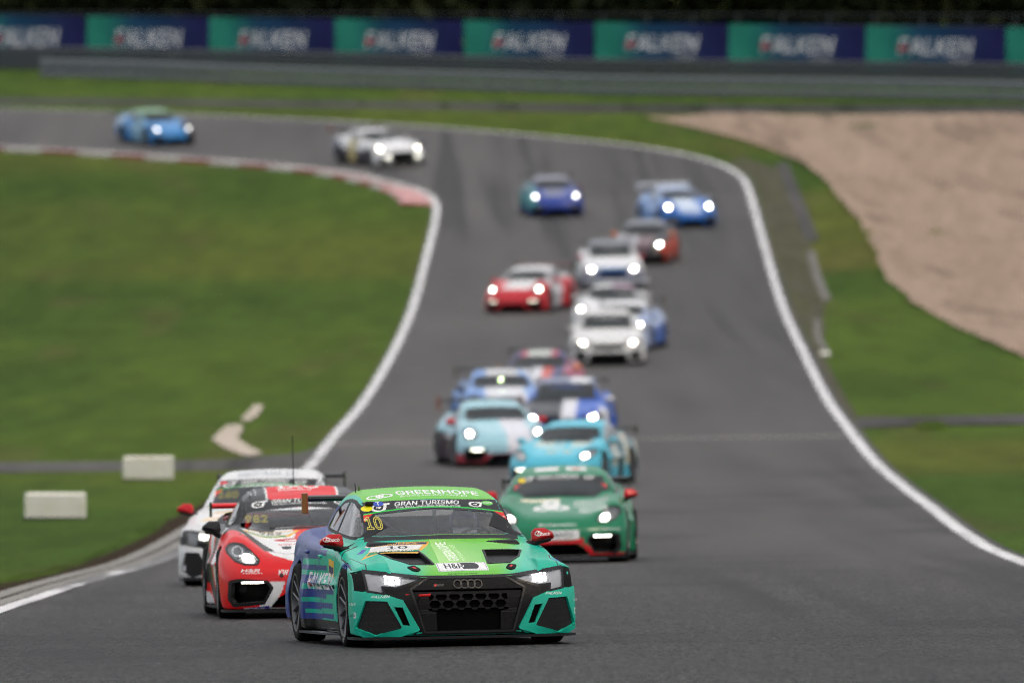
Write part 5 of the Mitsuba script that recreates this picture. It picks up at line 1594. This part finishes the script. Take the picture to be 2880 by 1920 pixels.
KIND = {id(COUPE): 'coupe', id(CUP): 'cup', id(GT): 'gt', id(SALOON): 'saloon'}


def runner(name, s, x, y, yaw, colors, label, livery=None, h=.03, size=1.0, **k):
    m = car_matrix(x, y, yaw, s['XA'])
    m[:3, :3] *= size
    kind = KIND[id(s)]
    if y > 310:
        kind, s = kind + '_far', dict(s, bulb_gap=.085, lamp_depth=.10)
    else:
        kind, s = kind + '_mid', dict(s, bulb_gap=.060)
    key, _ = build_car(name, 'field_' + kind, s, h, m, dict(strip_edge=BLK, **colors), label, livery=livery, group=None, **k)
    return key, m


sky_key, sky_m = runner('sports_car', COUPE, .88, 203.5, -12, size=.94, colors=dict(body=SKY, mirror=SKY, wing=BLK), label=
    'sky blue sports car seen slightly from its left, behind the green one',
    livery=stripes(SKY, (lambda x, y, z, n: (z > .85) & (x < -1.7) & (y > .52) & (n[:, 2] < .8), S(200, 205, 215)), (lambda x, y, z, n: (y > .7) & (x < -1.5) & (z > .35) & (np.sin(x * 6 + 1) > .3), S(190, 185, 165)),
            (lambda x, y, z, n: (y > .7) & (x < -1.5) & (np.sin(x * 6 + 1) < -.2), S(20, 40, 50)), (lambda x, y, z, n: hood(x, z, n) & (np.abs(y + .03) < .03) & (x < -.6), S(190, 200, 190)),
            (lambda x, y, z, n: hood(x, z, n) & (((x + .62) / .1) ** 2 + ((np.abs(y - .05) - .16) / .1) ** 2 < 1), S(190, 180, 120)), (lambda x, y, z, n: hood(x, z, n) & (x < -1.1) & (np.abs(np.abs(y) - .35) < .2), S(190, 210, 205))), lamp_power=11, lit=(True, False), drl=2.5)
runner('sports_car', CUP, -.2, 219.8, 7, dict(body=PALE, mirror=S(220, 16, 40), wing=BLK, end=S(140, 40, 30)),
    'pale blue sports car with broad white hood stripe, red mirrors and red front lip',
    stripes(PALE, (lambda x, y, z, n: (x > -1.6) & (y > .02) & (y < .50) & (z > .27), (.68, .68, .76)), (lambda x, y, z, n: (x > -.6) & (z < .28) & ((np.abs(y) > .35) | (z > .22)), S(165, 40, 60)),
            (lambda x, y, z, n: (np.abs(y) > .7) & (x < -1.0) & (z < .62), S(70, 60, 70))), lamp_power=24, drl=2.5)
runner('touring_car', SALOON, 1.08, 232.5, -3, dict(body=S(40, 90, 190), mirror=(.62, .63, .68), wing=BLK),
    'blue and black car with white hood stripe and white mirror behind the sky blue one',
    stripes(S(40, 90, 190), (lambda x, y, z, n: hood(x, z, n) & (y < .0), S(28, 28, 36)), (lambda x, y, z, n: (x > -1.6) & (np.abs(y - .12) < .16) & (z > .3), (.66, .67, .74)), (lambda x, y, z, n: (np.abs(y) > .72) & (x > -.9), (.6, .62, .7)),
            (lambda x, y, z, n: roof(x, z, n), S(110, 120, 150)), (lambda x, y, z, n: roof(x, z, n) & (y > .1) & (y < .48), (.62, .64, .7))), lamp_power=40)
lb_key, lb_m = runner('sports_car', CUP, -.15, 242.3, 4, dict(body=S(100, 150, 210), mirror=BLK, wing=BLK),
    'light blue car with white hood and a greenish light in its windscreen',
    stripes(S(110, 150, 212), (lambda x, y, z, n: hood(x, z, n) & (np.abs(y - .03) < .42), (.66, .68, .74)), (lambda x, y, z, n: roof(x, z, n) & (np.abs(y - .05) < .34), (.62, .63, .66))), lit=(False, False), drl=0)
put(f'{lb_key}__position_light', box(-1.84, -1.82, -.03, .03, .965, 1.025, .005), 'vinyl', lb_m, color=(.5, .7, .4), emit=np.array((.72, 1.0, .45)) * 16)
runner('sports_car', CUP, .56, 257.8, -4, dict(body=NAVY, mirror=(.85, .25, .05), wing=BLK),
    'dark violet car with orange mirrors and red and white roof',
    stripes(S(46, 44, 104), (lambda x, y, z, n: roof(x, z, n) & (np.abs(y) < .42), S(175, 60, 90)), (lambda x, y, z, n: roof(x, z, n) & (np.abs(y) < .26), (.52, .55, .52)), (lambda x, y, z, n: hood(x, z, n) & (y < .14), (.62, .64, .70)),
            (lambda x, y, z, n: hood(x, z, n) & (y > .12) & (y < .36), S(190, 70, 55)), (lambda x, y, z, n: (y > .62) & (z > .4), S(170, 90, 120))), lit=(False, False), drl=0)
runner('touring_car', SALOON, 2.39, 282.8, 0, dict(body=(.68, .68, .69), mirror=(.6, .6, .6), wing=BLK),
    'plain white car with both headlights on and a dark lower grille, square to the camera', lamp_power=9)
runner('sports_car', CUP, 2.68, 291.6, -8, dict(body=S(160, 178, 212), mirror=S(120, 150, 205), wing=BLK),
    'pale blue and white sports car peeping out to the right behind the plain white one',
    stripes(S(160, 176, 212), (lambda x, y, z, n: (z > .5) & (y < .55), W), (lambda x, y, z, n: (y > .6) & (z < .6) & (x < -.6), S(80, 110, 180)), (lambda x, y, z, n: roof(x, z, n), W)), lamp_power=26)
runner('sports_car', GT, 2.62, 305.5, -4, dict(body=W, mirror=(.62, .63, .66), wing=(.5, .52, .56)),
    'all white car with grey mirrors and one lit headlight, above the plain white one',
    stripes(W, (lambda x, y, z, n: roof(x, z, n) & (y > .0), S(170, 140, 160))), lamp_power=26, lit=(False, True), drl=0)
runner('touring_car', SALOON, 2.95, 335.1, 2, dict(body=W, mirror=S(170, 40, 60), wing=BLK),
    'white car with red mirrors, grey roof and bright blue band above its grille',
    stripes(W, (lambda x, y, z, n: (x > -.35) & (z > .46) & (z < .60) & (np.abs(y) < .45), S(20, 105, 175)), (lambda x, y, z, n: roof(x, z, n), S(112, 118, 128)), (lambda x, y, z, n: (x > -.7) & (z < .42), S(58, 70, 120))), lamp_power=40)
or_key, or_m = runner('sports_car', COUPE, 3.95, 347.4, -6, dict(body=S(50, 50, 55), mirror=(.95, .22, .04), wing=S(90, 94, 104)),
    'dark grey car with orange mirrors and orange red flank', 
    stripes(S(50, 50, 56), (lambda x, y, z, n: hood(x, z, n) & (y < -.1), S(150, 150, 158)), (lambda x, y, z, n: hood(x, z, n) & (y > -.1) & (y < .4), S(96, 70, 74)), (lambda x, y, z, n: (y > .62) & (z < .7), S(190, 58, 30)), (lambda x, y, z, n: roof(x, z, n), S(120, 124, 134))), lamp_power=26, lit=(True, False), drl=0)
put(f'{or_key}__fog_lamp', tm(hull([(-.02, -.58, .30, .05), (.02, -.58, .30, .045)], 14)), 'vinyl', or_m, color=S(220, 80, 20), emit=np.array((1.0, .16, .01)) * 5)
runner('sports_car', CUP, .22, 321.0, -13, dict(body=S(196, 40, 52), mirror=S(200, 40, 60), wing=S(90, 40, 45)),
    'red sports car with white hood and roof alone on the left of the line',
    stripes(S(198, 40, 52), (lambda x, y, z, n: hood(x, z, n) & (np.abs(y) < .42) & (x < -.45), (.66, .66, .68)), (lambda x, y, z, n: (x < -1.5) & (z > .88), (.62, .63, .66)), (lambda x, y, z, n: (y > .6) & (x < -1.1) & (x > -2.6), (.5, .5, .54))), lamp_power=6, drl=1.5)
runner('sports_car', CUP, 1.42, 375.4, 4, dict(body=S(40, 76, 160), mirror=S(110, 60, 100), wing=BLK),
    'blue sports car with teal flank and grey roof, headlights on',
    stripes(S(36, 62, 150), (lambda x, y, z, n: (y < -.62) & (z > .2), S(50, 140, 150)), (lambda x, y, z, n: roof(x, z, n), S(130, 132, 146)), (lambda x, y, z, n: hood(x, z, n) & (np.abs(y) < .3) & (x < -.5), S(96, 100, 130))), lamp_power=3.0, tint='cool', drl=0)
runner('sports_car', CUP, 5.62, 367.4, 12, dict(body=S(30, 104, 190), mirror=(.5, .56, .66), wing=(.62, .66, .74), end=(.6, .64, .74)),
    'bright blue sports car with white hood, white roof and a big white rear wing',
    stripes(S(28, 104, 192), (lambda x, y, z, n: hood(x, z, n) & (np.abs(y) < .36), S(190, 205, 228)), (lambda x, y, z, n: (x < -1.6) & (z > .85), S(160, 178, 208)), (lambda x, y, z, n: (y < -.6) & (x < -1.0), S(130, 164, 216))), lamp_power=40, drl=0)
runner('sports_car', GT, -4.25, 407.2, 24, dict(body=(.70, .71, .74), mirror=(.6, .6, .6), wing=BLK, end=S(120, 60, 50)),
    'white long hooded sports car with black grille turning into the hairpin',
    stripes((.70, .71, .74), (lambda x, y, z, n: (np.abs(y) > .72) & (x < -1.2) & (z < .55), S(40, 44, 56)), (lambda x, y, z, n: (np.abs(y) > .72) & (x < -2.2) & (x > -2.8), S(190, 176, 120)), (lambda x, y, z, n: (x < -3.6) & (z < .85), S(96, 100, 120))), lamp_power=7)
runner('sports_car', COUPE, -12.75, 421.3, 22, dict(body=S(70, 156, 210), mirror=S(130, 150, 170), wing=S(60, 110, 110)),
    'light blue sports car with black nose corner, last in the picture on the far left',
    stripes(S(46, 128, 196), (lambda x, y, z, n: (x > -.9) & (y > .42), S(24, 30, 44)), (lambda x, y, z, n: (np.abs(y) > .6) & (x < -1.2) & (x > -2.4), S(120, 165, 190)), (lambda x, y, z, n: roof(x, z, n), S(110, 150, 120)), (lambda x, y, z, n: (x < -3.2) & (z > .5), S(150, 185, 220))), lamp_power=1.6, tint='cool', drl=0)
